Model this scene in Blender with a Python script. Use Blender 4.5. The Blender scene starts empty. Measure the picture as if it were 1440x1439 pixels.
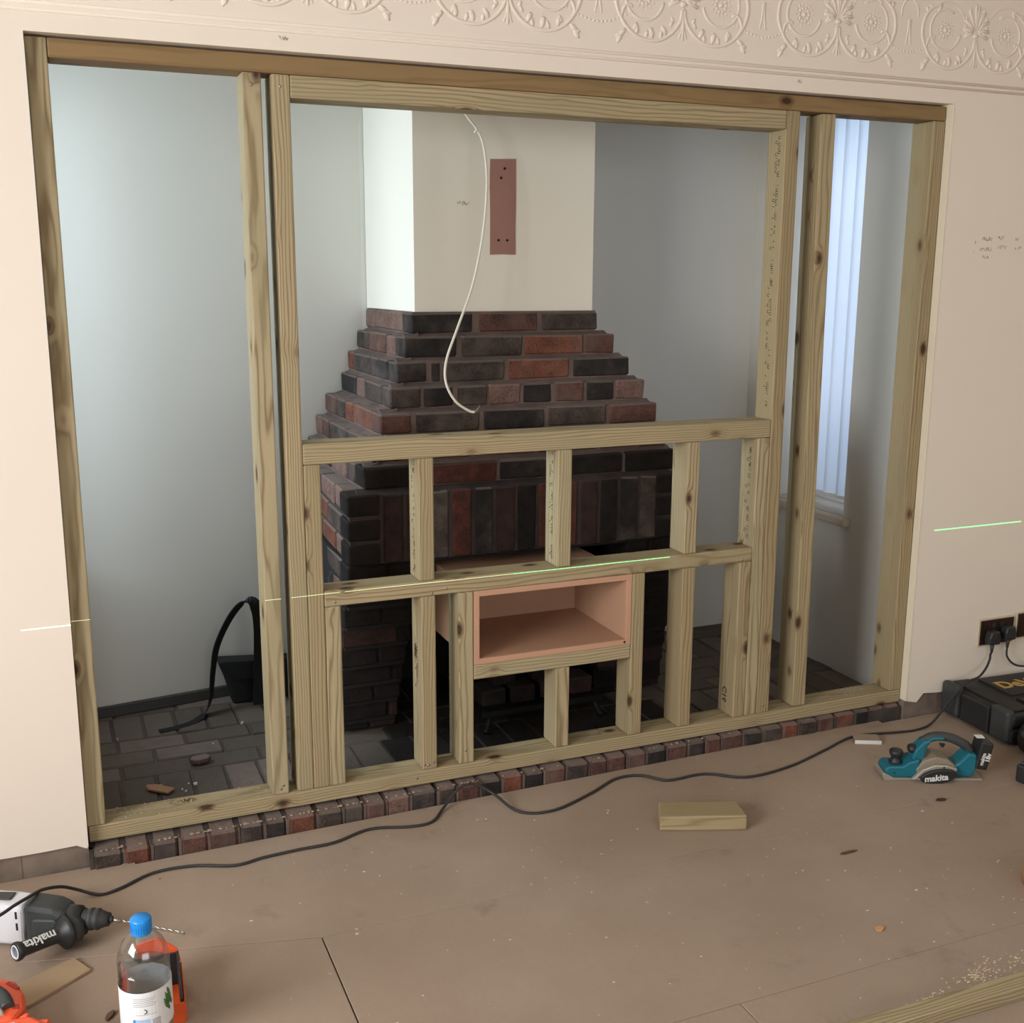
import bpy, bmesh, math, random
from mathutils import Vector, Matrix
random.seed(7)
PI = math.pi
scene = bpy.context.scene
COL = scene.collection
FZ = -0.055          # finished room floor
IZ = -0.03           # brick paving inside the recess

# ------------------------------------------------------------------ camera
cd = bpy.data.cameras.new('camera'); cam = bpy.data.objects.new('camera', cd); COL.objects.link(cam)
R = ((0.92405006, -0.38224977, 0.00407568), (-0.07515519, -0.19211307, -0.97849081), (0.37481087, 0.90386817, -0.20625015))
M = Matrix(((R[0][0], -R[1][0], -R[2][0]), (R[0][1], -R[1][1], -R[2][1]), (R[0][2], -R[1][2], -R[2][2]))).to_4x4()
M.translation = Vector((-0.03094, -3.07139, 1.54160))
cam.matrix_world = M
cd.sensor_fit = 'HORIZONTAL'; cd.sensor_width = 36.0; cd.lens = 1574.775 / 1440 * 36.0
cd.clip_start = 0.02; cd.clip_end = 60
scene.camera = cam

# ------------------------------------------------------------------ world, daylight, exposure
w = bpy.data.worlds.new('sky'); scene.world = w; w.use_nodes = True
bg = w.node_tree.nodes['Background']
bg.inputs['Color'].default_value = (0.62, 0.78, 1.0, 1); bg.inputs['Strength'].default_value = 0.55

def daylight(name, loc, aim, sx, sy, power, color, spread=PI):
    l = bpy.data.lights.new(name, 'AREA'); l.shape = 'RECTANGLE'; l.size = sx; l.size_y = sy
    l.energy = power; l.color = color; l.spread = spread
    o = bpy.data.objects.new(name, l); COL.objects.link(o); o.location = loc
    d = Vector(aim) - Vector(loc); o.rotation_euler = d.to_track_quat('-Z', 'Y').to_euler()
    return o
# daylight outside the side window of the room (left), outside the bay behind, and outside the two small recess windows
daylight('daylight_room_side', (-2.95, -2.3, 1.75), (1.2, -0.9, 0.3), 2.2, 1.6, 164, (1.0, 0.965, 0.915))
daylight('daylight_room_bay', (0.9, -6.2, 1.7), (1.2, 0, 1.0), 3.0, 1.7, 44, (1.0, 0.95, 0.89))
daylight('daylight_recess_left', (-0.62, 0.62, 1.62), (1.3, 0.78, 1.2), 0.5, 1.5, 19.5, (0.78, 0.92, 1.0))
daylight('daylight_recess_right', (3.42, 0.70, 1.5), (1.9, 0.55, 1.0), 0.6, 1.5, 4.2, (0.84, 0.91, 1.0))

vs = scene.view_settings
vs.view_transform = 'Standard'; vs.look = 'None'; vs.gamma = 1.0; vs.use_curve_mapping = False
vs.exposure = 0.85
try:
    scene.cycles.max_bounces = 8; scene.cycles.diffuse_bounces = 5
    scene.cycles.sample_clamp_indirect = 4.0; scene.cycles.caustics_reflective = False; scene.cycles.caustics_refractive = False
    scene.cycles.transparent_max_bounces = 12
    scene.cycles.use_denoising = True
except Exception: pass

# ------------------------------------------------------------------ materials
def srgb(r, g, b):
    f = lambda c: (c / 255 / 12.92) if c / 255 <= 0.04045 else ((c / 255 + 0.055) / 1.055) ** 2.4
    return (f(r), f(g), f(b), 1)
class NT:
    def __init__(s, name):
        s.m = bpy.data.materials.new(name); s.m.use_nodes = True; s.t = s.m.node_tree; s.n = s.t.nodes
        s.b = s.n['Principled BSDF']; s.out = s.n['Material Output']
    def add(s, typ, **kw):
        n = s.n.new(typ)
        for k, v in kw.items():
            if k.startswith('i_'):
                k2 = k[2:]
                n.inputs[int(k2) if k2.isdigit() else k2.replace('_', ' ')].default_value = v
            else: setattr(n, k, v)
        return n
    def link(s, a, b): s.t.links.new(a, b)
    def math(s, op, a, b=None, c=None, clamp=False):
        n = s.n.new('ShaderNodeMath'); n.operation = op; n.use_clamp = clamp
        for i, x in enumerate((a, b, c)):
            if x is None: continue
            if isinstance(x, (int, float)): n.inputs[i].default_value = x
            else: s.link(x, n.inputs[i])
        return n.outputs[0]
    def mix(s, fac, a, b):
        n = s.n.new('ShaderNodeMix'); n.data_type = 'RGBA'
        for sock, x in ((n.inputs[0], fac), (n.inputs[6], a), (n.inputs[7], b)):
            if isinstance(x, (int, float, tuple)): sock.default_value = x
            else: s.link(x, sock)
        return n.outputs[2]
    def ramp(s, fac, pts):
        n = s.n.new('ShaderNodeValToRGB'); e = n.color_ramp.elements
        while len(e) < len(pts): e.new(0.5)
        for k, (p, c) in enumerate(pts): e[k].position = p; e[k].color = c
        s.link(fac, n.inputs[0]); return n.outputs[0]
    def coord(s, rnd=True, scale=(1, 1, 1)):
        tc = s.add('ShaderNodeTexCoord'); mp = s.add('ShaderNodeMapping'); mp.inputs['Scale'].default_value = scale
        if rnd:
            oi = s.add('ShaderNodeObjectInfo'); mu = s.add('ShaderNodeVectorMath', operation='SCALE'); cb = s.add('ShaderNodeCombineXYZ', i_0=3.1, i_1=7.7, i_2=13.3)
            s.link(cb.outputs[0], mu.inputs[0]); s.link(oi.outputs['Random'], mu.inputs['Scale'])
            ad = s.add('ShaderNodeVectorMath', operation='ADD'); s.link(tc.outputs['Object'], ad.inputs[0]); s.link(mu.outputs[0], ad.inputs[1])
            s.link(ad.outputs[0], mp.inputs[0])
        else: s.link(tc.outputs['Object'], mp.inputs[0])
        return mp.outputs[0]
    def noise(s, vec, scale, detail=4, rough=0.55):
        n = s.add('ShaderNodeTexNoise'); n.inputs['Scale'].default_value = scale; n.inputs['Detail'].default_value = detail; n.inputs['Roughness'].default_value = rough
        s.link(vec, n.inputs['Vector']); return n.outputs['Fac']
    def bump(s, h, strength=0.3, dist=0.002):
        n = s.add('ShaderNodeBump'); n.inputs['Strength'].default_value = strength; n.inputs['Distance'].default_value = dist
        s.link(h, n.inputs['Height']); s.link(n.outputs[0], s.b.inputs['Normal'])

MC = {}
def plain(name, col, rough=0.5, metal=0.0, spec=None, bump=0.0, bscale=200, var=0.0):
    if name in MC: return MC[name]
    t = NT(name); t.b.inputs['Base Color'].default_value = col; t.b.inputs['Roughness'].default_value = rough; t.b.inputs['Metallic'].default_value = metal
    if spec is not None: t.b.inputs['Specular IOR Level'].default_value = spec
    v = t.coord(False)
    n = t.noise(v, bscale, 3)
    if var:
        n2 = t.noise(v, bscale * 0.12, 4)
        d = tuple(c * (1 - var) for c in col[:3]) + (1,)
        t.link(t.mix(n2, d, tuple(min(1, c * (1 + var)) for c in col[:3]) + (1,)), t.b.inputs['Base Color'])
    if bump: t.bump(n, bump, 0.001)
    MC[name] = t.m; return t.m

def make_timber(name, light, dark, green, orange_tint=0.0):
    t = NT(name); v = t.coord(True)
    tc = t.add('ShaderNodeTexCoord'); sx = t.add('ShaderNodeSeparateXYZ'); t.link(tc.outputs['Object'], sx.inputs[0])
    oi = t.add('ShaderNodeObjectInfo'); rnd = oi.outputs['Random']
    # pith placed beside the section, different on every piece
    px = t.math('MULTIPLY_ADD', rnd, 0.16, -0.10); py = t.math('MULTIPLY_ADD', t.math('FRACT', t.math('MULTIPLY', rnd, 17.3)), 0.12, -0.02)
    mp = t.add('ShaderNodeMapping'); mp.inputs['Scale'].default_value = (1, 1, 0.12); t.link(v, mp.inputs[0])
    wob = t.noise(mp.outputs[0], 9, 3)
    dx = t.math('SUBTRACT', sx.outputs[0], px); dy = t.math('SUBTRACT', sx.outputs[1], py)
    r = t.math('SQRT', t.math('ADD', t.math('MULTIPLY', dx, dx), t.math('MULTIPLY', dy, dy)))
    r = t.math('ADD', r, t.math('MULTIPLY', wob, 0.045))
    # knots
    mk = t.add('ShaderNodeMapping'); mk.inputs['Scale'].default_value = (1, 1, 0.55); t.link(v, mk.inputs[0])
    vo = t.add('ShaderNodeTexVoronoi'); vo.inputs['Scale'].default_value = 11.0; t.link(mk.outputs[0], vo.inputs['Vector'])
    kd = vo.outputs['Distance']
    gate = t.math('GREATER_THAN', t.add('ShaderNodeSeparateColor').outputs[0], 2)
    sc = t.n[-1] if False else t.add('ShaderNodeSeparateColor'); t.link(vo.outputs['Color'], sc.inputs[0])
    gate = t.math('GREATER_THAN', sc.outputs[0], 0.30)
    core = t.math('MULTIPLY', t.math('MULTIPLY_ADD', kd, -9.0, 1.75, clamp=True), gate)
    halo = t.math('MULTIPLY', t.math('MULTIPLY_ADD', kd, -2.8, 1.0, clamp=True), gate)
    r = t.math('ADD', r, t.math('MULTIPLY', t.math('POWER', halo, 2.0), 0.022))
    ring = t.math('MULTIPLY_ADD', t.math('SINE', t.math('MULTIPLY', r, 900)), 0.5, 0.5)
    ring = t.math('POWER', ring, 3.0)
    fib = t.add('ShaderNodeMapping'); fib.inputs['Scale'].default_value = (1, 1, 0.02); t.link(v, fib.inputs[0])
    fine = t.noise(fib.outputs[0], 420, 2)
    soft = t.noise(mp.outputs[0], 22, 3)
    c = t.mix(t.math('MULTIPLY_ADD', fine, 0.35, t.math('MULTIPLY', ring, 0.68), clamp=True), light, dark)
    c = t.mix(t.math('MULTIPLY', t.math('MULTIPLY_ADD', soft, 3.0, -1.1, clamp=True), 0.55), c, green)
    tint = t.math('MULTIPLY', t.math('FRACT', t.math('MULTIPLY', rnd, 5.7)), 0.45)
    c = t.mix(t.math('ADD', tint, orange_tint), c, srgb(136, 112, 74))
    c = t.mix(t.math('MULTIPLY', halo, 0.35), c, srgb(120, 84, 50))
    c = t.mix(t.math('MULTIPLY', core, 0.9), c, srgb(52, 30, 20))
    t.link(c, t.b.inputs['Base Color']); t.b.inputs['Roughness'].default_value = 0.72; t.b.inputs['Specular IOR Level'].default_value = 0.25
    t.bump(t.math('ADD', t.math('MULTIPLY', fine, 0.5), t.math('MULTIPLY', ring, 0.3)), 0.25, 0.0012)
    return t.m
T_STUD = make_timber('treated_pine', srgb(190, 174, 140), srgb(122, 104, 74), srgb(154, 148, 116))
T_HEAD = make_timber('head_pine', srgb(152, 124, 88), srgb(122, 94, 62), srgb(128, 110, 76), 0.12)

def make_brick(name, base, alt, dust):
    t = NT(name); v = t.coord(True)
    n1 = t.noise(v, 22, 5, 0.6); n2 = t.noise(v, 130, 4, 0.7); n3 = t.noise(v, 7, 3)
    oi = t.add('ShaderNodeObjectInfo')
    c = t.mix(t.math('MULTIPLY_ADD', n1, 3.0, -1.0, clamp=True), base, alt)
    c = t.mix(t.math('MULTIPLY', t.math('MULTIPLY_ADD', n2, 6.0, -3.0, clamp=True), 0.6), c, srgb(38, 30, 28))
    ge = t.add('ShaderNodeNewGeometry'); s = t.add('ShaderNodeSeparateXYZ'); t.link(ge.outputs['Normal'], s.inputs[0])
    up = t.math('MULTIPLY', t.math('MULTIPLY_ADD', s.outputs[2], 1.6, -0.7, clamp=True), t.math('MULTIPLY_ADD', n1, 1.2, 0.35, clamp=True))
    edge = t.math('MULTIPLY', t.math('MULTIPLY_ADD', n3, 4.0, -1.9, clamp=True), t.math('MULTIPLY_ADD', n2, 0.9, -0.15, clamp=True))
    c = t.mix(t.math('MAXIMUM', up, edge), c, dust)
    t.link(c, t.b.inputs['Base Color']); t.b.inputs['Roughness'].default_value = 0.88; t.b.inputs['Specular IOR Level'].default_value = 0.2
    t.bump(t.math('ADD', n2, t.math('MULTIPLY', n1, 1.5)), 0.85, 0.004)
    return t.m
DUST = srgb(134, 120, 112)
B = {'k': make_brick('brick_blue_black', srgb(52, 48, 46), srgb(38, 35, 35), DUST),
     'g': make_brick('brick_grey_brown', srgb(84, 73, 66), srgb(56, 49, 45), DUST),
     'b': make_brick('brick_brown', srgb(104, 72, 62), srgb(76, 57, 51), DUST),
     'r': make_brick('brick_red', srgb(126, 78, 60), srgb(96, 62, 51), DUST),
     'p': make_brick('brick_pink_brown', srgb(126, 98, 88), srgb(102, 80, 72), DUST),
     'd': make_brick('brick_dark_brown', srgb(64, 44, 40), srgb(44, 34, 32), srgb(70, 60, 56)),  # darker brown tone for soldier course and piers
     'e': make_brick('brick_dark_red', srgb(92, 52, 42), srgb(64, 40, 35), srgb(84, 66, 60)),  # darker red tone for lintel and the course above
     'f': make_brick('brick_near_black', srgb(40, 34, 31), srgb(26, 23, 22), srgb(52, 46, 42)),  # sooty firebox brick; also the darkest tone in lintel and piers
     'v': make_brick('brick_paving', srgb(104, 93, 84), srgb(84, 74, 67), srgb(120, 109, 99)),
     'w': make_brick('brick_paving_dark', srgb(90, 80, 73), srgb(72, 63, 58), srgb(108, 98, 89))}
def make_mortar(name, c1, c2):
    t = NT(name); v = t.coord(False); n = t.noise(v, 60, 5, 0.7); n2 = t.noise(v, 9, 3)
    t.link(t.mix(t.math('MULTIPLY_ADD', n2, 3, -1, clamp=True), c1, c2), t.b.inputs['Base Color']); t.b.inputs['Roughness'].default_value = 0.95
    t.bump(n, 0.6, 0.004); return t.m
MORTAR = make_mortar('mortar', srgb(112, 94, 86), srgb(88, 74, 68))
JOINT = make_mortar('dusty_joint', srgb(96, 87, 79), srgb(80, 71, 64))
MORTAR_S = make_mortar('mortar_dark', srgb(66, 54, 50), srgb(44, 38, 36))  # darker mortar for the lintel
MORTAR_D = make_mortar('mortar_dirty', srgb(80, 72, 66), srgb(60, 54, 50))
SOOT = make_mortar('soot', srgb(30, 27, 26), srgb(20, 19, 19))

def make_paint(name, col, var=0.04, smudge=0.0, scl=1.4):
    t = NT(name); v = t.coord(False)
    n = t.noise(v, scl, 4); n2 = t.noise(v, 260, 2); n3 = t.noise(v, 7, 5, 0.65)
    a = tuple(c * (1 - var) for c in col[:3]) + (1,); b = tuple(min(1, c * (1 + var)) for c in col[:3]) + (1,)
    c = t.mix(n, a, b)
    if smudge: c = t.mix(t.math('MULTIPLY', t.math('MULTIPLY_ADD', n3, 6, -4.0, clamp=True), smudge), c, tuple(x * 0.72 for x in col[:3]) + (1,))
    t.link(c, t.b.inputs['Base Color']); t.b.inputs['Roughness'].default_value = 0.7; t.b.inputs['Specular IOR Level'].default_value = 0.2
    t.bump(n2, 0.08, 0.001); return t.m
P_FRONT = make_paint('magnolia_paint', srgb(234, 223, 208), 0.03, 0.15)
P_RECESS = make_paint('recess_white_paint', srgb(214, 212, 204), 0.02, 0.08)
P_STACK = make_paint('stack_cream_paint', srgb(232, 227, 213), 0.03, 0.12)
P_CEIL = make_paint('ceiling_white', srgb(225, 222, 215), 0.01)
WHITE = plain('white_gloss', srgb(228, 228, 226), 0.35)

def make_floor():
    t = NT('hardboard_floor'); v = t.coord(False)
    n1 = t.noise(v, 1.3, 5, 0.6); n2 = t.noise(v, 6, 5, 0.7); n3 = t.noise(v, 90, 3, 0.6); n4 = t.noise(v, 600, 2)
    c = t.mix(t.math('MULTIPLY_ADD', n1, 2.4, -0.7, clamp=True), srgb(154, 134, 116), srgb(174, 156, 139))
    c = t.mix(t.math('MULTIPLY', t.math('MULTIPLY_ADD', n2, 4.5, -2.7, clamp=True), 0.65), c, srgb(116, 100, 88))
    c = t.mix(t.math('MULTIPLY', n3, 0.25), c, srgb(128, 108, 93))
    vo = t.add('ShaderNodeTexVoronoi'); vo.inputs['Scale'].default_value = 6.0; t.link(v, vo.inputs['Vector'])
    sc = t.add('ShaderNodeSeparateColor'); t.link(vo.outputs['Color'], sc.inputs[0])
    spot = t.math('MULTIPLY', t.math('LESS_THAN', vo.outputs['Distance'], t.math('MULTIPLY', sc.outputs[1], 0.035)), t.math('GREATER_THAN', sc.outputs[0], 0.5))
    c = t.mix(t.math('MULTIPLY', spot, 0.75), c, srgb(70, 56, 46))
    t.link(c, t.b.inputs['Base Color']); t.b.inputs['Roughness'].default_value = 0.8; t.b.inputs['Specular IOR Level'].default_value = 0.2
    t.bump(n4, 0.12, 0.001); return t.m
FLOORM = make_floor()
def make_mdf(name, c1, c2):
    t = NT(name); v = t.coord(False); n1 = t.noise(v, 5, 3); n2 = t.noise(v, 500, 2)
    t.link(t.mix(n1, c1, c2), t.b.inputs['Base Color']); t.b.inputs['Roughness'].default_value = 0.75; t.bump(n2, 0.1, 0.0006); return t.m
MDF = make_mdf('mdf', srgb(188, 150, 122), srgb(174, 134, 106))
MDF_E = make_mdf('mdf_edge', srgb(198, 156, 128), srgb(184, 140, 112))

def glassm(name, col=(1, 1, 1, 1), rough=0.0, ior=1.45):
    t = NT(name); t.b.inputs['Base Color'].default_value = col; t.b.inputs['Transmission Weight'].default_value = 1.0
    t.b.inputs['Roughness'].default_value = rough; t.b.inputs['IOR'].default_value = ior; return t.m
def clear_thin(name, tint, refl=0.12):
    t = NT(name); tr = t.add('ShaderNodeBsdfTransparent'); tr.inputs[0].default_value = tint
    gl = t.add('ShaderNodeBsdfGlossy'); gl.inputs['Roughness'].default_value = 0.06
    fr = t.add('ShaderNodeLayerWeight'); fr.inputs['Blend'].default_value = 0.35
    mx = t.add('ShaderNodeMixShader'); t.link(t.math('MULTIPLY_ADD', fr.outputs['Facing'], 0.35, refl, clamp=True), mx.inputs[0])
    t.link(tr.outputs[0], mx.inputs[1]); t.link(gl.outputs[0], mx.inputs[2]); t.link(mx.outputs[0], t.out.inputs[0]); return t.m
PANE = clear_thin('window_glass', (0.95, 0.97, 1, 1), 0.04)
PET = clear_thin('clear_plastic', (0.93, 0.95, 0.96, 1), 0.10)
WATER = clear_thin('water', (0.90, 0.93, 0.94, 1), 0.08)
def fabric_translucent():
    t = NT('blind_fabric'); d = t.add('ShaderNodeBsdfDiffuse'); d.inputs[0].default_value = (0.80, 0.83, 0.88, 1)
    tr = t.add('ShaderNodeBsdfTranslucent'); tr.inputs[0].default_value = (0.74, 0.84, 0.95, 1)
    mx = t.add('ShaderNodeMixShader'); mx.inputs[0].default_value = 0.42
    t.link(d.outputs[0], mx.inputs[1]); t.link(tr.outputs[0], mx.inputs[2]); t.link(mx.outputs[0], t.out.inputs[0]); return t.m
BLIND = fabric_translucent()
def emit(name, col, s):
    t = NT(name); t.b.inputs['Base Color'].default_value = col; t.b.inputs['Emission Color'].default_value = col; t.b.inputs['Emission Strength'].default_value = s; return t.m
BLACK = plain('black_plastic', srgb(36, 37, 38), 0.45, bump=0.1, bscale=300, var=0.15)
RUBBER = plain('dark_rubber', srgb(52, 55, 55), 0.6, bump=0.15, bscale=400, var=0.15)
DKGREY = plain('charcoal_plastic', srgb(58, 62, 62), 0.55, var=0.2, bscale=60)
CORD = plain('cord_rubber', srgb(44, 42, 42), 0.55)
TEAL = plain('teal_plastic', srgb(20, 104, 120), 0.4, var=0.15, bscale=80)
ALU = plain('cast_aluminium', srgb(178, 172, 158), 0.42, 0.55, var=0.15, bscale=60)
STEEL = plain('steel', srgb(170, 165, 158), 0.3, 0.9)
IRON = plain('black_iron', srgb(26, 25, 25), 0.6, 0.5, bump=0.3, bscale=120)
WHITEP = plain('white_plastic', srgb(222, 224, 230), 0.4, var=0.04, bscale=40)
ORANGE = plain('orange_plastic', srgb(236, 92, 52), 0.42, var=0.06, bscale=30)
ORANGE2 = plain('orange_card', srgb(226, 88, 34), 0.6, var=0.05, bscale=30)
BLUE = plain('blue_plastic', srgb(28, 140, 220), 0.35)
INK = plain('ink', srgb(58, 52, 42), 0.8)
PENCIL = plain('pencil', srgb(172, 160, 146), 0.8)
LET_W = plain('lettering_white', srgb(220, 220, 216), 0.5)
PAPER = plain('label_paper', srgb(232, 234, 236), 0.5)
FABRIC = plain('black_webbing', srgb(26, 26, 28), 0.85, bump=0.3, bscale=500)
BRASS = plain('brass_edge', srgb(158, 138, 104), 0.4, 0.6)

# ------------------------------------------------------------------ object helpers
def obj(name, mesh, mat=None, parent=None, loc=None, rot=None):
    o = bpy.data.objects.new(name, mesh); COL.objects.link(o)
    if mat is not None:
        mats = mat if isinstance(mat, (list, tuple)) else [mat]
        if not mesh.materials:
            for m in mats: mesh.materials.append(m)
    if parent is not None: o.parent = parent
    if loc is not None: o.location = loc
    if rot is not None: o.rotation_euler = rot
    return o
def tag(o, label=None, cat=None, group=None, kind=None):
    if label: o['label'] = label
    if cat: o['category'] = cat
    if group: o['group'] = group
    if kind: o['kind'] = kind
    return o
def thing(name, label, cat, loc=(0, 0, 0), rot=(0, 0, 0), group=None):
    o = bpy.data.objects.new(name, None); COL.objects.link(o); o.location = loc; o.rotation_euler = rot; o.empty_display_size = 0.05
    return tag(o, label, cat, group)

class MB:
    """collects shapes into one bmesh"""
    def __init__(s): s.bm = bmesh.new(); s.mi = 0
    def _set(s, faces):
        for f in faces: f.material_index = s.mi
    def box(s, x0, x1, y0, y1, z0, z1, bev=0.0, seg=1, mat=None, jit=0.0):
        r = bmesh.ops.create_cube(s.bm, size=1.0); vs = r['verts']
        c = Vector(((x0 + x1) / 2, (y0 + y1) / 2, (z0 + z1) / 2)); d = Vector((x1 - x0, y1 - y0, z1 - z0))
        for v in vs:
            v.co = Vector((v.co.x * d.x, v.co.y * d.y, v.co.z * d.z)) + c
            if jit: v.co += Vector((random.uniform(-jit, jit), random.uniform(-jit, jit), random.uniform(-jit, jit)))
        fs = {f for v in vs for f in v.link_faces}; s._set(fs)
        if bev > 0:
            es = {e for v in vs for e in v.link_edges}
            r2 = bmesh.ops.bevel(s.bm, geom=list(es), offset=bev, segments=seg, affect='EDGES', profile=0.5)
            vs = list({v for f in r2['faces'] for v in f.verts} | {v for v in vs if v.is_valid})
        if mat is not None:
            for v in vs:
                if v.is_valid: v.co = mat @ v.co
        return vs
    def prism(s, pts, axis, a0, a1, bev=0.0, seg=1, mat=None):
        """polygon pts (u,v) extruded along axis from a0 to a1; axis 'x': (y,z) 'y': (x,z) 'z': (x,y)"""
        def P(u, v, a):
            return {'x': (a, u, v), 'y': (u, a, v), 'z': (u, v, a)}[axis]
        lo = [s.bm.verts.new(P(u, v, a0)) for u, v in pts]; hi = [s.bm.verts.new(P(u, v, a1)) for u, v in pts]
        fs = [s.bm.faces.new(lo), s.bm.faces.new(hi[::-1])]
        n = len(pts)
        for i in range(n): fs.append(s.bm.faces.new((lo[i], hi[i], hi[(i + 1) % n], lo[(i + 1) % n])))
        bmesh.ops.recalc_face_normals(s.bm, faces=fs); s._set(fs)
        vs = lo + hi
        if bev > 0:
            es = {e for f in fs for e in f.edges}
            r2 = bmesh.ops.bevel(s.bm, geom=list(es), offset=bev, segments=seg, affect='EDGES', profile=0.5)
            vs = list({v for f in r2['faces'] for v in f.verts} | {v for v in vs if v.is_valid})
        if mat is not None:
            for v in vs:
                if v.is_valid: v.co = mat @ v.co
        return vs
    def tube(s, pts, rad, n=8, caps=True, flat=1.0):
        pts = [Vector(p) for p in pts]; rings = []; up = Vector((0.13, 0.21, 0.97)).normalized()
        for i, p in enumerate(pts):
            d = (pts[min(i + 1, len(pts) - 1)] - pts[max(i - 1, 0)]).normalized()
            a = d.cross(up)
            if a.length < 1e-3: a = d.cross(Vector((1, 0, 0)))
            a.normalize(); b = a.cross(d).normalized(); up = b
            r = rad[i] if isinstance(rad, (list, tuple)) else rad
            rings.append([s.bm.verts.new(p + (a * math.cos(t) + b * math.sin(t) * flat) * r) for t in [2 * PI * k / n for k in range(n)]])
        fs = []
        for i in range(len(rings) - 1):
            for k in range(n):
                f = s.bm.faces.new((rings[i][k], rings[i][(k + 1) % n], rings[i + 1][(k + 1) % n], rings[i + 1][k])); f.smooth = True; fs.append(f)
        if caps: fs.append(s.bm.faces.new(rings[0][::-1])); fs.append(s.bm.faces.new(rings[-1]))
        s._set(fs); return rings
    def lathe(s, prof, n=24, mat=None, cap=True):
        """profile [(r,z)] around local Z"""
        rings = [[s.bm.verts.new((r * math.cos(2 * PI * k / n), r * math.sin(2 * PI * k / n), z)) for k in range(n)] for r, z in prof]
        fs = []
        for i in range(len(rings) - 1):
            for k in range(n):
                f = s.bm.faces.new((rings[i][k], rings[i][(k + 1) % n], rings[i + 1][(k + 1) % n], rings[i + 1][k])); f.smooth = True; fs.append(f)
        if cap: fs.append(s.bm.faces.new(rings[0][::-1])); fs.append(s.bm.faces.new(rings[-1]))
        s._set(fs)
        if mat is not None:
            for r in rings:
                for v in r: v.co = mat @ v.co
    def ball(s, c, r, sc=(1, 1, 1), sub=2, mat=None):
        q = bmesh.ops.create_icosphere(s.bm, subdivisions=sub, radius=r)
        for v in q['verts']:
            v.co = Vector((v.co.x * sc[0], v.co.y * sc[1], v.co.z * sc[2])) + Vector(c)
            if mat is not None: v.co = mat @ v.co
            for f in v.link_faces: f.smooth = True; f.material_index = s.mi
    def quad(s, a, b, c, d):
        f = s.bm.faces.new([s.bm.verts.new(p) for p in (a, b, c, d)]); f.material_index = s.mi; return f
    def mesh(s, name):
        me = bpy.data.meshes.new(name); s.bm.normal_update(); s.bm.to_mesh(me); s.bm.free(); return me
    def build(s, name, mat, parent=None, loc=None, rot=None): return obj(name, s.mesh(name), mat, parent, loc, rot)

def smooth_pts(pts, sub=6):
    P = [Vector(p) for p in pts]; out = []
    for i in range(len(P) - 1):
        p0 = P[max(i - 1, 0)]; p1 = P[i]; p2 = P[i + 1]; p3 = P[min(i + 2, len(P) - 1)]
        for k in range(sub):
            t = k / sub
            out.append(0.5 * ((2 * p1) + (-p0 + p2) * t + (2 * p0 - 5 * p1 + 4 * p2 - p3) * t * t + (-p0 + 3 * p1 - 3 * p2 + p3) * t ** 3))
    out.append(P[-1]); return out
def lettering(name, text, size, mat, parent, matrix, bold=0.0, shear=0.0, thick=0.0004):
    cu = bpy.data.curves.new(name, 'FONT'); cu.body = text; cu.size = size; cu.offset = bold * size; cu.shear = shear; cu.extrude = thick
    cu.align_x = 'CENTER'; cu.align_y = 'CENTER'; cu.resolution_u = 3
    tmp = bpy.data.objects.new(name, cu); COL.objects.link(tmp)
    bpy.context.view_layer.update()
    me = bpy.data.meshes.new_from_object(tmp.evaluated_get(bpy.context.evaluated_depsgraph_get()))
    bpy.data.objects.remove(tmp); bpy.data.curves.remove(cu)
    me.name = name; me.materials.clear()
    o = obj(name, me, mat, parent); o.matrix_local = matrix; return o
def face_mat(loc, right, up):
    r = Vector(right).normalized(); n = r.cross(Vector(up)).normalized(); u = n.cross(r).normalized()
    m = Matrix((r, u, n)).transposed().to_4x4(); m.translation = Vector(loc); return m

# ================================================================== THE ROOM SHELL
XL, XR, YB, ZC = -2.3, 4.9, -5.6, 2.75
OX0, OX1, OZ1 = -0.022, 2.805, 2.102      # framed opening
WY = -0.03                               # face of the front wall

def ragged(x0, x1, z, n, amp):
    return [(x0 + (x1 - x0) * k / n, z + random.uniform(-amp, amp)) for k in range(n + 1)]
b = MB()
pts = [(XL, ZC), (XL, 0.02)] + ragged(XL + 0.05, OX0 - 0.03, 0.016, 26, 0.006) + [(OX0 - 0.004, 0.0), (OX0, 0.006), (OX0, OZ1), (OX1, OZ1), (OX1, 0.012), (OX1 + 0.05, 0.0)] + ragged(OX1 + 0.08, XR - 0.05, 0.028, 26, 0.006) + [(XR, 0.03), (XR, ZC)]
b.prism(pts, 'y', WY, 0.10)
wf = tag(b.build('wall_front', P_FRONT), kind='structure')
# exposed strip where the skirting was taken off
for x0, x1 in ((XL, OX0), (OX1 + 0.001, XR)):
    b = MB(); n = 40
    for k in range(n):
        xa = x0 + (x1 - x0) * k / n; xb = x0 + (x1 - x0) * (k + 1) / n
        b.box(xa, xb, -0.018 + random.uniform(-.002, .002), 0.09, FZ - 0.03, 0.05)
    tag(b.build('exposed_plaster_strip', make_mortar('old_plaster', srgb(142, 126, 112), srgb(108, 94, 84)), wf), 'rough grey strip left bare by the removed skirting')
# white plaster bead on the right and top reveals
b = MB(); b.box(OX1 - 0.003, OX1 + 0.001, WY - 0.0015, 0.0, 0.012, OZ1, 0.001)
b.build('plaster_bead', plain('bead_white', srgb(226, 216, 192), 0.7), wf)
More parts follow.
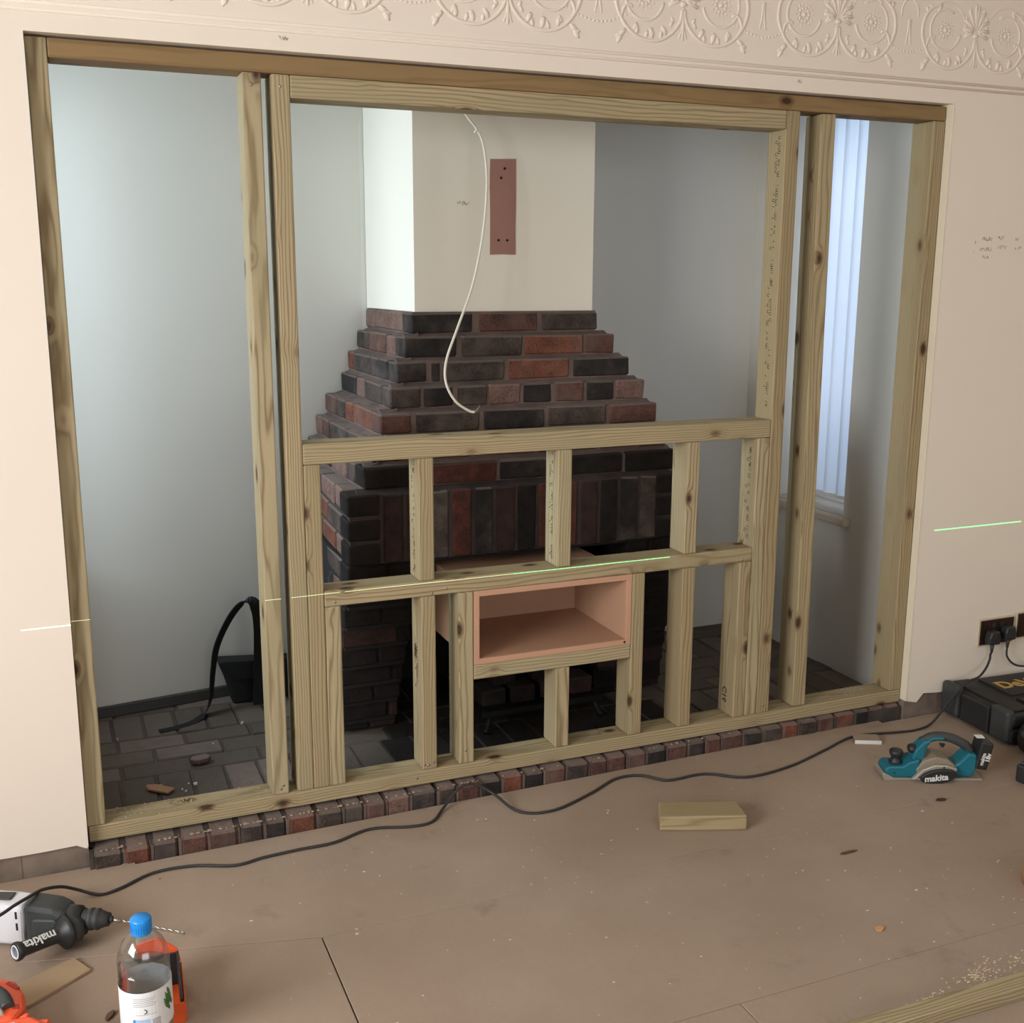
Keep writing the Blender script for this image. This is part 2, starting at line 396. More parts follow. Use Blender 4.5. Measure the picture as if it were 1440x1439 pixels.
# picture moulding and moulded plaster frieze
b = MB()
b.tube([(XL, WY, 2.166), (XR, WY, 2.166)], 0.0055, 8)
b.tube([(XL, WY, 2.150), (XR, WY, 2.150)], 0.0045, 8)
b.box(XL, XR, WY - 0.0018, WY + 0.01, 2.148, 2.168)
b.build('picture_moulding', P_FRONT, wf)
def frieze_mesh():
    b = MB()
    def arc(cx, cz, rx, rz, a0, a1, r0, r1, n=18):
        pts = []; rd = []
        for k in range(n + 1):
            t = math.radians(a0 + (a1 - a0) * k / n); pts.append((cx + rx * math.cos(t), 0, cz + rz * math.sin(t))); rd.append(r0 + (r1 - r0) * k / n)
        b.tube(pts, rd, 7)
    def leaf(x, z, ang, L, wd=0.4):
        m = Matrix.Translation((x, 0, z)) @ Matrix.Rotation(-math.radians(ang), 4, 'Y')
        b.ball((L / 2, 0, 0), L / 2, (1, 0.40, wd), 1, m)
    for s in (-1, 1):
        # anthemion lobes
        for k, (a, L) in enumerate(((86, .085), (68, .078), (48, .062), (26, .046), (2, .032))):
            a2 = a if s > 0 else 180 - a
            x1 = math.cos(math.radians(a2)); z1 = math.sin(math.radians(a2))
            b.tube([(x1 * .012, 0, 2.322 + z1 * .012), (x1 * L * .6, 0, 2.322 + z1 * L * .6), (x1 * L + s * .004 * k, 0, 2.322 + z1 * L - .003 * k)], [.0025, .0042, .0058], 6)
            leaf(x1 * L * .9, 2.322 + z1 * L * .9, a2, .016, .6)
        # stem feeding the big lower scroll
        b.tube(smooth_pts([(s * .004, 0, 2.30), (s * .010, 0, 2.268), (s * .040, 0, 2.232), (s * .085, 0, 2.211), (s * .14, 0, 2.214), (s * .185, 0, 2.24), (s * .215, 0, 2.285), (s * .222, 0, 2.325), (s * .21, 0, 2.365), (s * .18, 0, 2.392), (s * .15, 0, 2.40)], 4), .0052, 7)
        arc(s * .128, 2.325, s * .062, .062, -170, 120, .0044, .0034, 26)
        arc(s * .128, 2.325, s * .086, .086, 60, 160, .003, .002, 14)
        b.tube(smooth_pts([(s * .205, 0, 2.262), (s * .196, 0, 2.29), (s * .18, 0, 2.302), (s * .168, 0, 2.296)], 4), [.0048] * 12 + [.003], 6)
        # rosette
        b.ball((s * .128, 0, 2.325), .008, (1, .7, 1), 1)
        for k in range(10):
            t = 2 * PI * k / 10; b.ball((s * .128 + .018 * math.cos(t), 0, 2.325 + .018 * math.sin(t)), .006, (1, .5, 1), 1)
        for k in range(14):
            t = 2 * PI * k / 14; b.tube([(s * .128 + .026 * math.cos(t), 0, 2.325 + .026 * math.sin(t)), (s * .128 + .036 * math.cos(t), 0, 2.325 + .036 * math.sin(t))], [.0022, .001], 5)
        # leaves hanging on the scroll
        for x, z, a, L in ((.055, 2.226, 60, .034), (.075, 2.216, 100, .026), (.10, 2.214, 75, .036), (.125, 2.214, 110, .026), (.150, 2.222, 80, .034), (.165, 2.232, 120, .028), (.186, 2.236, -40, .034), (.200, 2.224, -60, .034), (.20, 2.222, -20, .024), (.045, 2.25, 120, .024), (.03, 2.262, 60, .022), (.2, 2.37, 60, .026), (.18, 2.388, 20, .024), (.15, 2.40, -60, .028)):
            leaf(s * x, z, a if s > 0 else 180 - a, L, .45)
        # bead garland from scroll to the middle of the bay
        for k in range(9):
            t = k / 8.0; x = .176 + .10 * t; z = 2.280 - .032 * math.sin(t * PI / 2)
            b.ball((s * x, 0, z), .0042, (1, .8, 1), 1)
        # half of the pendant between two scrolls
        b.tube([(s * .2765, 0, 2.345), (s * .2745, 0, 2.32), (s * .271, 0, 2.296), (s * .266, 0, 2.27)], [.006, .004, .003, .002], 6)
        arc(s * .2765, 2.358, s * .034, .05, 110, 185, .003, .003, 10)
    # foot under the anthemion
    b.ball((0, 0, 2.316), .011, (1.2, .6, .8), 1); b.tube([(0, 0, 2.305), (0, 0, 2.25), (0, 0, 2.216)], [.005, .0055, .003], 7)
    for s in (-1, 1): b.tube([(s * .002, 0, 2.26), (s * .007, 0, 2.235), (s * .013, 0, 2.222)], [.003, .003, .002], 5)
    return b.mesh('frieze_motif')
fm = frieze_mesh()
for k in range(-4, 8):
    x = 0.658 + 0.5532 * k
    if XL + .3 < x < XR - .3:
        obj('frieze_motif', fm, P_FRONT, wf, (x, WY - 0.0005, 0)).scale = (1, .62, 1)
# pencil notes on the plaster (illegible sums)
def scribble(parent, x0, z0, wdt, hgt, n, seed, mat=PENCIL, r=0.0011, y=WY - 0.0004):
    rr = random.Random(seed); b = MB(); x = x0
    for k in range(n):
        pts = [(x + rr.uniform(-.3, .5) * hgt, y, z0 + rr.uniform(0, 1) * hgt) for _ in range(4)]
        b.tube(smooth_pts(pts, 4), r, 4, flat=0.4); x += wdt / n
    o = b.build('pencil_note', mat, parent); o['kind'] = 'stuff'; return o
scribble(wf, .582, 2.128, .03, .012, 4, 1); scribble(wf, 2.178, 2.126, .02, .012, 3, 2)
for k, (x, z, wd) in enumerate(((2.975, 1.665, .05), (3.045, 1.67, .035), (2.972, 1.63, .055), (3.05, 1.637, .04), (2.985, 1.603, .03), (2.94, 1.655, .004), (2.942, 1.62, .004), (3.125, 1.665, .02), (3.13, 1.635, .03))): scribble(wf, x, z, wd, .014, max(1, int(wd / .008)), 10 + k)

# side and back walls, ceiling
b = MB()   # left wall with the room window
wy0, wy1, wz0, wz1 = -3.3, -1.25, 0.85, 2.35
for y0, y1, z0, z1 in ((YB, wy0, FZ, ZC), (wy1, 0.1, FZ, ZC), (wy0, wy1, FZ, wz0), (wy0, wy1, wz1, ZC)): b.box(XL - .3, XL, y0, y1, z0, z1)
tag(b.build('wall_left', P_FRONT), kind='structure')
b = MB(); b.box(XR, XR + .2, YB, .1, FZ, ZC); tag(b.build('wall_right', P_FRONT), kind='structure')
b = MB()
for x0, x1, z0, z1 in ((XL, -.6, FZ, ZC), (2.5, XR, FZ, ZC), (-.6, 2.5, FZ, .8), (-.6, 2.5, 2.4, ZC)): b.box(x0, x1, YB - .3, YB, z0, z1)
tag(b.build('wall_back', P_FRONT), kind='structure')
b = MB(); b.box(XL, XR, YB, .1, ZC, ZC + .1); tag(b.build('ceiling', P_CEIL), kind='structure')
def window_frame(name, x, y0, y1, z0, z1, axis='x', mull=1):
    b = MB(); t = .06
    def bx(a0, a1, c0, c1):
        if axis == 'x': b.box(x - .03, x + .03, a0, a1, c0, c1, .004)
        else: b.box(a0, a1, x - .03, x + .03, c0, c1, .004)
    bx(y0, y0 + t, z0, z1); bx(y1 - t, y1, z0, z1); bx(y0 + t, y1 - t, z0, z0 + t); bx(y0 + t, y1 - t, z1 - t, z1)
    for k in range(1, mull + 1):
        m = y0 + (y1 - y0) * k / (mull + 1); bx(m - .025, m + .025, z0 + t, z1 - t)
    o = tag(b.build(name, WHITE), kind='structure')
    b = MB()
    if axis == 'x': b.box(x - .003, x + .003, y0 + .02, y1 - .02, z0 + .02, z1 - .02)
    else: b.box(y0 + .02, y1 - .02, x - .003, x + .003, z0 + .02, z1 - .02)
    b.build('pane', PANE, o); return o
window_frame('window_3', XL - .2, wy0, wy1, wz0, wz1, 'x', 2)
window_frame('window_4', YB - .2, -.6, 2.5, .8, 2.4, 'y', 3)

# ------------------------------------------------------------------ floor of hardboard sheets
b = MB(); b.box(XL, XR, YB, WY + .01, FZ - .06, FZ - .012); fl = tag(b.build('floor', MORTAR_D), kind='structure')
def sheet(poly):
    b = MB(); b.prism(poly, 'z', FZ - .012, FZ, .0012); return b.build('floor_board', FLOORM, fl)
g = .0012
sA = lambda x: -0.435 - 0.066 * (x + .2)        # seam nearest the hearth
eA = lambda x: -0.062 + 0.0215 * (x - .1)       # edge against the hearth bricks
sB = lambda x: -1.208 + .004 * (x - 1.1)
sheet([(XL + .01, -.032), (.094, -.032), (.094, eA(.094)), (2.70, eA(2.7)), (2.70, -.032), (XR - .01, -.032), (XR - .01, sA(2.9) + g), (1.97, -.585 + g), (.5, sA(.5) - .12 + g), (-.2, sA(-.2) + g), (XL + .01, sA(-.2) + .08)][::-1])
# second row, cut across at the short joint
xj = lambda y: .491 + 0 * y
sheet([(XL + .01, sA(-.2) + .08 - g), (-.2, sA(-.2) - g), (.490, sA(.5) - .12 - g), (.490, sB(.49) + g), (XL + .01, sB(-2) + g)][::-1])
sheet([(.4935, sA(.5) - .12 - g), (1.97, -.585 - g), (XR - .01, sA(2.9) - g), (XR - .01, sB(4) + g), (.4935, sB(.49) + g)][::-1])
for x0, x1 in ((XL + .01, -.75), (-.748, 1.30), (1.302, 3.6), (3.602, XR - .01)):
    sheet([(x0, sB(x0) - g), (x0, -1.83), (x1, -1.83), (x1, sB(x1) - g)])
for y0 in (-2.45, -3.07, -3.69, -4.31, -4.93, -5.55):
    for x0 in (XL + .01, .2):
        x1 = .198 if x0 < 0 else XR - .01
        sheet([(x0, y0), (x1, y0), (x1, y0 + .617), (x0, y0 + .617)])

# ------------------------------------------------------------------ recess shell behind the opening
RX0, RX1, RZ = -0.13, 2.86, 2.34
wa, wb, wz0, wz1 = 0.455, 0.93, 0.605, 2.26
def cove(b, xw, xn, sgn, y0=.10, y1=.27):
    """rounded plaster return joining the side wall to the nib"""
    n = 8; pts = [(xw + sgn * .02, y1), (xw, y1)]
    for k in range(1, n + 1):
        t = k / n * PI / 2; pts.append((xn + (xw - xn) * math.cos(t), y0 + .001 + (y1 - y0) * (1 - math.sin(t)) ))
    pts.append((xw + sgn * .02, y0 + .001)); b.prism(pts, 'z', FZ, RZ)
b = MB()
for y0, y1, z0, z1 in ((.10, wa, IZ - .05, RZ), (wb, 1.5, IZ - .05, RZ), (wa, wb, IZ - .05, wz0), (wa, wb, wz1, RZ)): b.box(RX1, RX1 + .28, y0, y1, z0, z1)
cove(b, RX1, 2.806, 1)
wrr = tag(b.build('wall_recess_right', P_RECESS), kind='structure')
b = MB()
for y0, y1, z0, z1 in ((.10, wa - .1, IZ - .05, RZ), (wb, 1.3, IZ - .05, RZ), (wa - .1, wb, IZ - .05, wz0), (wa - .1, wb, 2.22, RZ)): b.box(RX0 - .28, RX0, y0, y1, z0, z1)
tag(b.build('wall_recess_left', P_RECESS), kind='structure')
b = MB()   # back wall: slightly out of square behind the left recess
b.prism([(1.10, 1.155), (RX1 + .28, 1.155), (RX1 + .28, 1.30), (1.10, 1.30)], 'z', IZ - .05, RZ)
tag(b.build('wall_recess_back', P_RECESS), kind='structure')
b = MB(); b.prism([(RX0 - .28, 1.30), (RX0 - .28, .985), (RX0, .99), (1.10, 1.155), (1.10, 1.30)][::-1], 'z', IZ - .05, RZ)
tag(b.build('wall_recess_back_left', P_RECESS), kind='structure')
b = MB(); b.box(RX0 - .28, RX1 + .28, .10, 1.3, RZ, RZ + .08); tag(b.build('ceiling_recess', P_CEIL), kind='structure')
b = MB(); m = Matrix.Translation((RX0 + .01, .978, 0)) @ Matrix.Rotation(math.atan2(.165, 1.23), 4, 'Z')
b.box(0, .95, -.004, .012, IZ, .012, .003, mat=m)
tag(b.build('baseboard_recess', plain('dark_skirting', srgb(66, 64, 62), .6, var=.2, bscale=20)), kind='structure')
window_frame('window_1', RX1 + .20, wa, wb, wz0, wz1, 'x', 0)
window_frame('window_2', RX0 - .20, wa - .1, wb, wz0, 2.22, 'x', 0)
for nm, xa, xb, ya, yb in (('trim_1', RX1 - .035, RX1 + .17, wa - .05, wb), ('trim_2', RX0 - .17, RX0 + .035, wa - .14, wb)):
    b = MB(); b.box(RX1 - .001 if nm == 'trim_1' else xa, xb if nm == 'trim_1' else RX0 + .001, wa + .002 if nm == 'trim_1' else wa - .098, yb - .003, wz0 - .03, wz0 + .005)
    if nm == 'trim_1': b.box(xa, RX1 - .001, ya, yb + .04, wz0 - .032, wz0 + .004, .010, 3)
    else: b.box(RX0 + .001, xb, ya, yb + .04, wz0 - .032, wz0 + .004, .010, 3)
    tag(b.build(nm, plain('sill_paint', srgb(196, 182, 164), .5)), kind='structure')
# vertical blind in the right window
bl = thing('vertical_blind', 'white vertical fabric blind hanging in the small right-hand window', 'blind', (RX1 + .10, .69, wz1 - .03))
b = MB(); b.box(-.02, .02, -.225, .232, 0, .028, .003); b.build('head_rail', WHITE, bl)
sb = MB(); n = 8
P = [(-.004 + .0025 * math.cos(k / n * PI * 2) * 0 + .006 * math.sin(k / n * PI), -.0425 + .085 * k / n) for k in range(n + 1)]
for zt, zb_ in ((0.0, -1.57),):
    for k in range(n):
        f = sb.quad((P[k][0], P[k][1], zt), (P[k + 1][0], P[k + 1][1], zt), (P[k + 1][0], P[k + 1][1], zb_), (P[k][0], P[k][1], zb_)); f.smooth = True
slat_me = sb.mesh('slat'); slat_me.materials.append(BLIND)
for k in range(6):
    s = obj('slat', slat_me, None, bl, (random.uniform(-.003, .003), -.19 + .076 * k, -.001 ), (0, 0, math.radians(20 + random.uniform(-5, 5))))
    wbx = MB(); wbx.box(-.004, .004, -.038, .038, -1.585, -1.57, .001); wbx.build('bottom_weight', WHITE, s)

# ------------------------------------------------------------------ bricks
BC = {}
def brick(parent, x0, x1, y0, y1, z0, z1, kind, rot=0.0, name='brick', bev=.005):
    dx, dy, dz = x1 - x0, y1 - y0, z1 - z0
    var = random.randint(0, 2); key = (round(dx, 3), round(dy, 3), round(dz, 3), kind, var, bev)
    if key not in BC:
        b = MB(); b.box(-dx / 2, dx / 2, -dy / 2, dy / 2, -dz / 2, dz / 2, bev, 1, jit=min(.0022, dx * .03))
        me = b.mesh(name); me.materials.append(B[kind]); BC[key] = me
    return obj(name, BC[key], None, parent, ((x0 + x1) / 2, (y0 + y1) / 2, (z0 + z1) / 2), (0, 0, rot))
def pick(s): return random.choice(s)

# hearth edge: row of bricks standing on edge
hearth = thing('hearth', 'raised hearth of old bricks laid on edge beneath the timber sole plate', 'hearth', (0, 0, 0))
hb = [-.016, .066, .140, .216, .297, .381, .454, .521, .608, .689, .753, .822, .898, .986, 1.051, 1.127, 1.202, 1.275, 1.347, 1.425, 1.508, 1.578, 1.649, 1.724, 1.803, 1.886, 1.957, 2.019, 2.109, 2.188, 2.269, 2.344, 2.424, 2.502, 2.588, 2.661, 2.730, 2.80]
hk = 'grgbbgkrggbpkgbkrkbgbbbkbkbbkgrgbrkbpkb'
for i in range(len(hb) - 1):
    yf = -.052 + .042 * i / 36 + random.uniform(-.002, .002); zt = -.010 + random.uniform(-.003, .002) + .007 * i / 36
    brick(hearth, hb[i] + .004, hb[i + 1] - .004, yf, yf + .155, FZ - .10, zt, hk[i % len(hk)], bev=.007)
b = MB()
for i in range(len(hb) - 1):
    yf = -.052 + .042 * i / 36
    b.box(hb[i] - .004, hb[i] + .006, yf + .003, yf + .15, FZ - .1, -.016 + .007 * i / 36, .002, jit=.002)
tag(b.build('mortar', MORTAR, hearth), kind='stuff')
b = MB(); b.box(-.0219, 2.80, -.012, .125, FZ - .1, -.014); b.box(-.0219, -.012, -.050, 0, FZ - .1, -.014); b.build('mortar_bed', MORTAR_D, hearth)
# loose mortar dust standing on the arris
b = MB(); rr = random.Random(5)
for k in range(120):
    x = rr.uniform(0, 1.4) ** 1.0 * rr.choice((.5, 1, 1.6)); x = min(x, 2.7); s = rr.uniform(.001, .0035)
    b.box(x, x + s * 2, -.044 + .015 * x, -.044 + .015 * x + s * 2, -.0095 + .0027 * x, -.0095 + .0027 * x + s, jit=s * .3)
tag(b.build('mortar_crumbs', plain('crumbs', srgb(170, 152, 136), .95), hearth), kind='stuff')

# paving inside the recess
paving = tag(obj('floor_recess', (lambda b: (b.box(RX0 - .1, RX1 + .1, .12, 1.25, IZ - .09, IZ - .005), b.mesh('floor_recess'))[1])(MB()), JOINT), kind='structure')
def pave():
    y = .125; row = 0
    while y < 1.08:
        x = RX0 + .01 - (.11 if row % 2 else 0)
        if row % 4 == 1:     # soldier course: bricks turned across the rows
            while x < RX1 - .05:
                x0 = max(x, RX0 + .005)
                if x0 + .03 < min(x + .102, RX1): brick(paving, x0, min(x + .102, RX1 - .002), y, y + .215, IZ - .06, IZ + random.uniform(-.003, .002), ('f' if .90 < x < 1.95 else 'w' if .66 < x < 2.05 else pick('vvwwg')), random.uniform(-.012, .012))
                x += .1065
            y += .220
        else:
            while x < RX1 - .02:
                x0 = max(x, RX0 + .005); x1 = min(x + .215, RX1 - .002)
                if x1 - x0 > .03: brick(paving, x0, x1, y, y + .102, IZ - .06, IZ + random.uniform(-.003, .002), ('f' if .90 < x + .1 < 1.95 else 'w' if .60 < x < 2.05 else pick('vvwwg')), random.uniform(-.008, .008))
                x += .220
            y += .1065
        row += 1
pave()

# ================================================================== BRICK CHIMNEY
ch = thing('chimney_breast', 'stepped dark red and black brick fireplace tapering to a cream painted flue', 'fireplace', (1.45, .7, 0))
def P_(o): return o
CY = .7; CXc = 1.45
def cb(x0, x1, y0, y1, z0, z1, kind, rot=0.0, bev=.005): return brick(ch, x0 - CXc, x1 - CXc, y0 - CY, y1 - CY, z0, z1, kind, rot, bev=bev)
PT = .0786; BH = .0655
fronts = [[(1.115, 1.335, 'k'), (1.358, 1.575, 'b'), (1.597, 1.813, 'g')],
          [(1.075, 1.261, 'k'), (1.279, 1.501, 'g'), (1.51, 1.735, 'r'), (1.744, 1.857, 'b')],
          [(1.033, 1.137, 'k'), (1.156, 1.184, 'k'), (1.194, 1.417, 'g'), (1.433, 1.662, 'r'), (1.676, 1.896, 'k')],
          [(.997, 1.101, 'g'), (1.113, 1.215, 'k'), (1.23, 1.335, 'g'), (1.342, 1.457, 'p'), (1.47, 1.572, 'k'), (1.588, 1.697, 'b'), (1.71, 1.815, 'k'), (1.824, 1.936, 'p')],
          [(.948, 1.054, 'b'), (1.069, 1.292, 'g'), (1.307, 1.526, 'k'), (1.542, 1.763, 'g'), (1.779, 1.965, 'b')],
          [(.905, 1.01, 'k'), (1.022, 1.242, 'g'), (1.254, 1.474, 'b'), (1.486, 1.706, 'k'), (1.718, 1.86, 'b'), (1.872, 1.982, 'g')],
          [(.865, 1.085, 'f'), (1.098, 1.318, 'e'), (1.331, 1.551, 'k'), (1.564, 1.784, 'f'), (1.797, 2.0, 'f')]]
yf = [.58, .535, .49, .445, .40, .355, .31]
xb = [1.113, 1.073, 1.033, 1.002, .941, .899, .866]   # left side line at the back wall
sidek = ['pp', 'gbp', 'rggk', 'prkpg', 'bgrr', 'pbgg', 'ggpg']
SIDE_BACK = 1.15
WB = lambda x: min(1.15, .985 + .134 * (x + .13))
for i, row in enumerate(fronts):
    z1 = 1.416 - PT * i; z0 = z1 - BH
    XLf, XRf = row[0][0], row[-1][1]
    for k, (a, c, kd) in enumerate(row):
        if k == 0: continue
        cb(a, c, yf[i], yf[i] + .10, z0, z1, kd)
    cb(XLf, row[0][1], yf[i], yf[i] + .102, z0, z1, row[0][2])
    # left side
    y = yf[i] + .112; j = 0; L = WB(xb[i])
    while y < L - .03:
        ln = [.215, .102, .215][(i + j) % 3] if i % 2 else [.102, .215, .102][(i + j) % 3]
        if i == 0: ln = .33
        y2 = min(y + ln, L)
        fx = lambda yy: XLf + (xb[i] - XLf) * (yy - yf[i]) / (SIDE_BACK - yf[i])
        cb(fx(y), fx(y) + .102, y, y2, z0, z1, sidek[i][::-1][j % len(sidek[i])], math.atan2(-(xb[i] - XLf), SIDE_BACK - yf[i]))
        y = y2 + .012; j += 1
    y = yf[i] + .112; L = 1.15
    while y < L - .03:
        y2 = min(y + (.215 if i % 2 else .102), L); cb(XRf - .102, XRf, y, y2, z0, z1, pick('kgbb')); y = y2 + .012
# mortar core of each course
b = MB()
for i, row in enumerate(fronts):
    z1 = 1.416 - PT * i; XLf, XRf = row[0][0], row[-1][1]
    e = .006
    b.prism([(XLf + e - CXc, yf[i] + e - CY), (XRf - e - CXc, yf[i] + e - CY), (XRf - e - CXc, 1.152 - CY), (1.10 - CXc + .01, 1.15 - CY), (xb[i] + e - CXc, WB(xb[i]) - CY)][: (5 if xb[i] < 1.09 else 3)] + ([] if xb[i] < 1.09 else [(xb[i] + e - CXc, 1.15 - CY)]), 'z', z1 - PT - .0005, z1 - .004 if i else z1 + .004)
    # sloping mortar fillet left on the ledge under this course
    if i < len(fronts) - 1:
        s = .022; zt = z1 - PT + .012
        nx = fronts[i + 1][0][0] + .012; nr = fronts[i + 1][-1][1] - .012
        b.prism([(yf[i + 1] + .010 - CY, z1 - PT - .006), (yf[i] + .012 - CY, z1 - PT - .006), (yf[i] + .012 - CY, zt)], 'x', nx - CXc, nr - CXc)
        b.prism([(nx - CXc, z1 - PT - .006), (XLf + .02 - CXc, z1 - PT - .006), (XLf + .02 - CXc, zt + .002)], 'y', yf[i] - .01 - CY, WB(nx) - CY)
tag(b.build('mortar', MORTAR, ch), kind='stuff')
# lintel: headers at each end and a soldier course
LY = .265; LT = .868; XS0, XS1 = .80, 2.005
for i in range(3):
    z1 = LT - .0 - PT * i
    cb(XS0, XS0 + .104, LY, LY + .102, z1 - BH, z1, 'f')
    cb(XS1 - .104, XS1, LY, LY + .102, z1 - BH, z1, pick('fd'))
x = XS0 + .116; sk = 'ddgekdfeedfkgdfd'; k = 0  # soldiers mostly in darker bricks than the courses above
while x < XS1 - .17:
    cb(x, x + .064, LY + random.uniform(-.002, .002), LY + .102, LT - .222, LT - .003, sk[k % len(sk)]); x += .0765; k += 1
# left return of the fireplace body, lower courses receding to the pier
py = [.265, .265, .265, .30, .335, .37, .40, .43, .465, .50, .53, .56]
xr_p = [0, 0, 0, 1.06, 1.05, 1.045, 1.04, 1.035, 1.032, 1.03, 1.03, 1.03]
for i in range(12):
    z1 = LT - PT * i; z0 = max(z1 - BH, IZ)
    if z1 < IZ + .02: break
    y0 = py[i]; XE = XS1 if i < 3 else 2.0 + (y0 - .265) * .36
    y = y0 + (.112 if i < 3 else 0); j = 0
    if i >= 3:      # pier fronts
        split = .93 if i % 2 else .99
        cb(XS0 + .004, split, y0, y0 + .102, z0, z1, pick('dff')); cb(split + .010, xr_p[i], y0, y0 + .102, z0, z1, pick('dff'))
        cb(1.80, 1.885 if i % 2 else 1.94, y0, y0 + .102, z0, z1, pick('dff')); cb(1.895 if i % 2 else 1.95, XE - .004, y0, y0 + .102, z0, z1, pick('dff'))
        y = y0 + .112
    while y < WB(XS0) - .03:
        ln = .215 if (i + j) % 2 else .102; y2 = min(y + ln, WB(XS0))
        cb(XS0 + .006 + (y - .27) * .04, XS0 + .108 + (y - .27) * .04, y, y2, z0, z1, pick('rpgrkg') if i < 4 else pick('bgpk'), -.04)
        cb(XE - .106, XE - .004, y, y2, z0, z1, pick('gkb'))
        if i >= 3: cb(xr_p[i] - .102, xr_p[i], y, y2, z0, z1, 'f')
        y = y2 + .012; j += 1
b = MB()
b.prism([(XS0 + .008 - CXc, LY + .007 - CY), (XS1 - .008 - CXc, LY + .007 - CY), (XS1 - .008 - CXc, 1.15 - CY), (1.11 - CXc, 1.15 - CY), (XS0 + .05 - CXc, WB(XS0) - CY)], 'z', LT - 3 * PT + .012, LT - .003)
b.prism([(yf[6] - .04 - CY, LT - .006), (yf[6] + .012 - CY, LT - .006), (yf[6] + .012 - CY, LT + .012)], 'x', XS0 + .04 - CXc, XS1 - .04 - CXc)
tag(b.build('mortar', MORTAR_S, ch), kind='stuff')
b = MB()
for i in range(3, 12):
    z1 = LT - PT * i; z0 = max(z1 - PT, IZ - .01)
    if z1 < IZ + .02: break
    b.box(XS0 + .016 - CXc, xr_p[i] - .008 - CXc, py[i] + .008 - CY, WB(XS0) - CY, z0, z1 + .002)
    b.box(1.808 - CXc, 2.0 + (py[i] - .265) * .36 - .008 - CXc, py[i] + .008 - CY, 1.14 - CY, z0, z1 + .002)
tag(b.build('mortar', SOOT, ch), kind='stuff')
b = MB()   # sooty back of the fire opening
b.box(1.0 - CXc, 1.84 - CXc, 1.0 - CY, 1.14 - CY, IZ, .64)
b.build('fireback', SOOT, ch)
b = MB(); b.box(1.02 - CXc, 1.9 - CXc, LY + .02 - CY, LY + .11 - CY, .632, .6405, .001); b.build('lintel_bar', IRON, ch)
# plastered flue above the bricks
b = MB(); b.prism([(1.133 - CXc, .60 - CY), (1.800 - CXc, .60 - CY), (1.800 - CXc, 1.152 - CY), (1.118 - CXc, 1.152 - CY)], 'z', 1.419, RZ)
fl2 = b.build('painted_flue', P_STACK, ch)
b = MB()
pp = [(1.406, 1.926), (1.500, 1.930), (1.5005, 1.78), (1.499, 1.70), (1.500, 1.612), (1.452, 1.613), (1.405, 1.611), (1.406, 1.75), (1.404, 1.84)]
b.prism([(x - CXc, z) for x, z in pp], 'y', .597 - CY, .603 - CY)
pt = b.build('bare_patch', make_paint('bare_plaster_pink', srgb(160, 120, 108), .06, .2, 9), fl2)
b = MB()
for x, z in ((1.458, 1.897), (1.445, 1.866), (1.436, 1.66), (1.468, 1.66)):
    b.lathe([(.0045, 0), (.0045, .002)], 8, Matrix.Translation((x - CXc, .597 - CY, z)) @ Matrix.Rotation(PI / 2, 4, 'X'))
b.lathe([(.003, 0), (.003, .002)], 8, Matrix.Translation((1.385 - CXc, .6 - CY, 2.07)) @ Matrix.Rotation(PI / 2, 4, 'X'))
b.build('screw_hole', SOOT, fl2)
scribble(fl2, 1.285 - CXc, 1.772, .05, .015, 5, 33, y=.5995 - CY)
# white electric cable hanging in front of the flue
cp = [(1.20, .57, 2.32), (1.235, .54, 2.2), (1.275, .52, 2.075), (1.324, .50, 2.002), (1.342, .49, 1.945), (1.344, .47, 1.833), (1.322, .45, 1.674), (1.275, .42, 1.512), (1.207, .38, 1.375), (1.158, .35, 1.275), (1.152, .34, 1.205), (1.180, .33, 1.145), (1.225, .325, 1.112), (1.243, .32, 1.108)]
hc = thing('hanging_cable', 'thin white electric cable hooked down in front of the cream flue', 'cable', cp[7])
def rel(pts, o): return [Vector(p) - Vector(o) for p in pts]
b = MB(); b.tube(smooth_pts(rel(cp, cp[7])), .0042, 8); b.build('sheath', plain('cable_white', srgb(222, 214, 196), .5), hc)
b = MB(); e = Vector(cp[-1]) - Vector(cp[7])
for k in range(3): b.tube([e + Vector((0, .001 * (k - 1), .0015 * (k - 1))), e + Vector((.010, 0, .007 + .002 * k)), e + Vector((.018, 0, .018 + .002 * k))], .0014, 6)
b.build('bare_wires', plain('wire_grey', srgb(120, 110, 100), .5), hc)
q = Vector(cp[3]) - Vector(cp[7]); b = MB(); b.box(q.x - .008, q.x + .008, q.y - .006, q.y + .006, q.z - .004, q.z + .004, .001); b.box(q.x - .012, q.x - .006, q.y - .004, q.y + .004, q.z - .007, q.z, .001)
b.build('cable_clip', WHITE, hc)

# fire basket and loose fire bricks inside the opening
gr = thing('fire_grate', 'low black iron fire grate on legs inside the dark brick opening', 'grate', (1.52, .375, IZ))
b = MB(); b.box(-.235, .235, -.012, .012, .055, .078, .003); b.build('frame_bar', IRON, gr)
b = MB(); b.box(-.235, .235, .225, .245, .055, .078, .003); b.build('frame_bar', IRON, gr)
for k in range(9):
    b = MB(); b.box(-.215 + k * .052, -.20 + k * .052, -.01, .235, .068, .077, .002); b.build('bar', IRON, gr)
for sx in (-1, 1):
    for y in (0, .235):
        b = MB(); b.tube([(sx * .205, y, .06), (sx * .21, y - .008, .035), (sx * .222, y - .018, .012), (sx * .228, y - .024, .004)], [.010, .009, .010, .012], 8); b.build('leg', IRON, gr)
fbp = [(1.345, .46, .0475), (1.46, .46, .0475), (1.575, .46, .0475), (1.69, .46, .0475), (1.40, .50, .108), (1.56, .50, .108)]
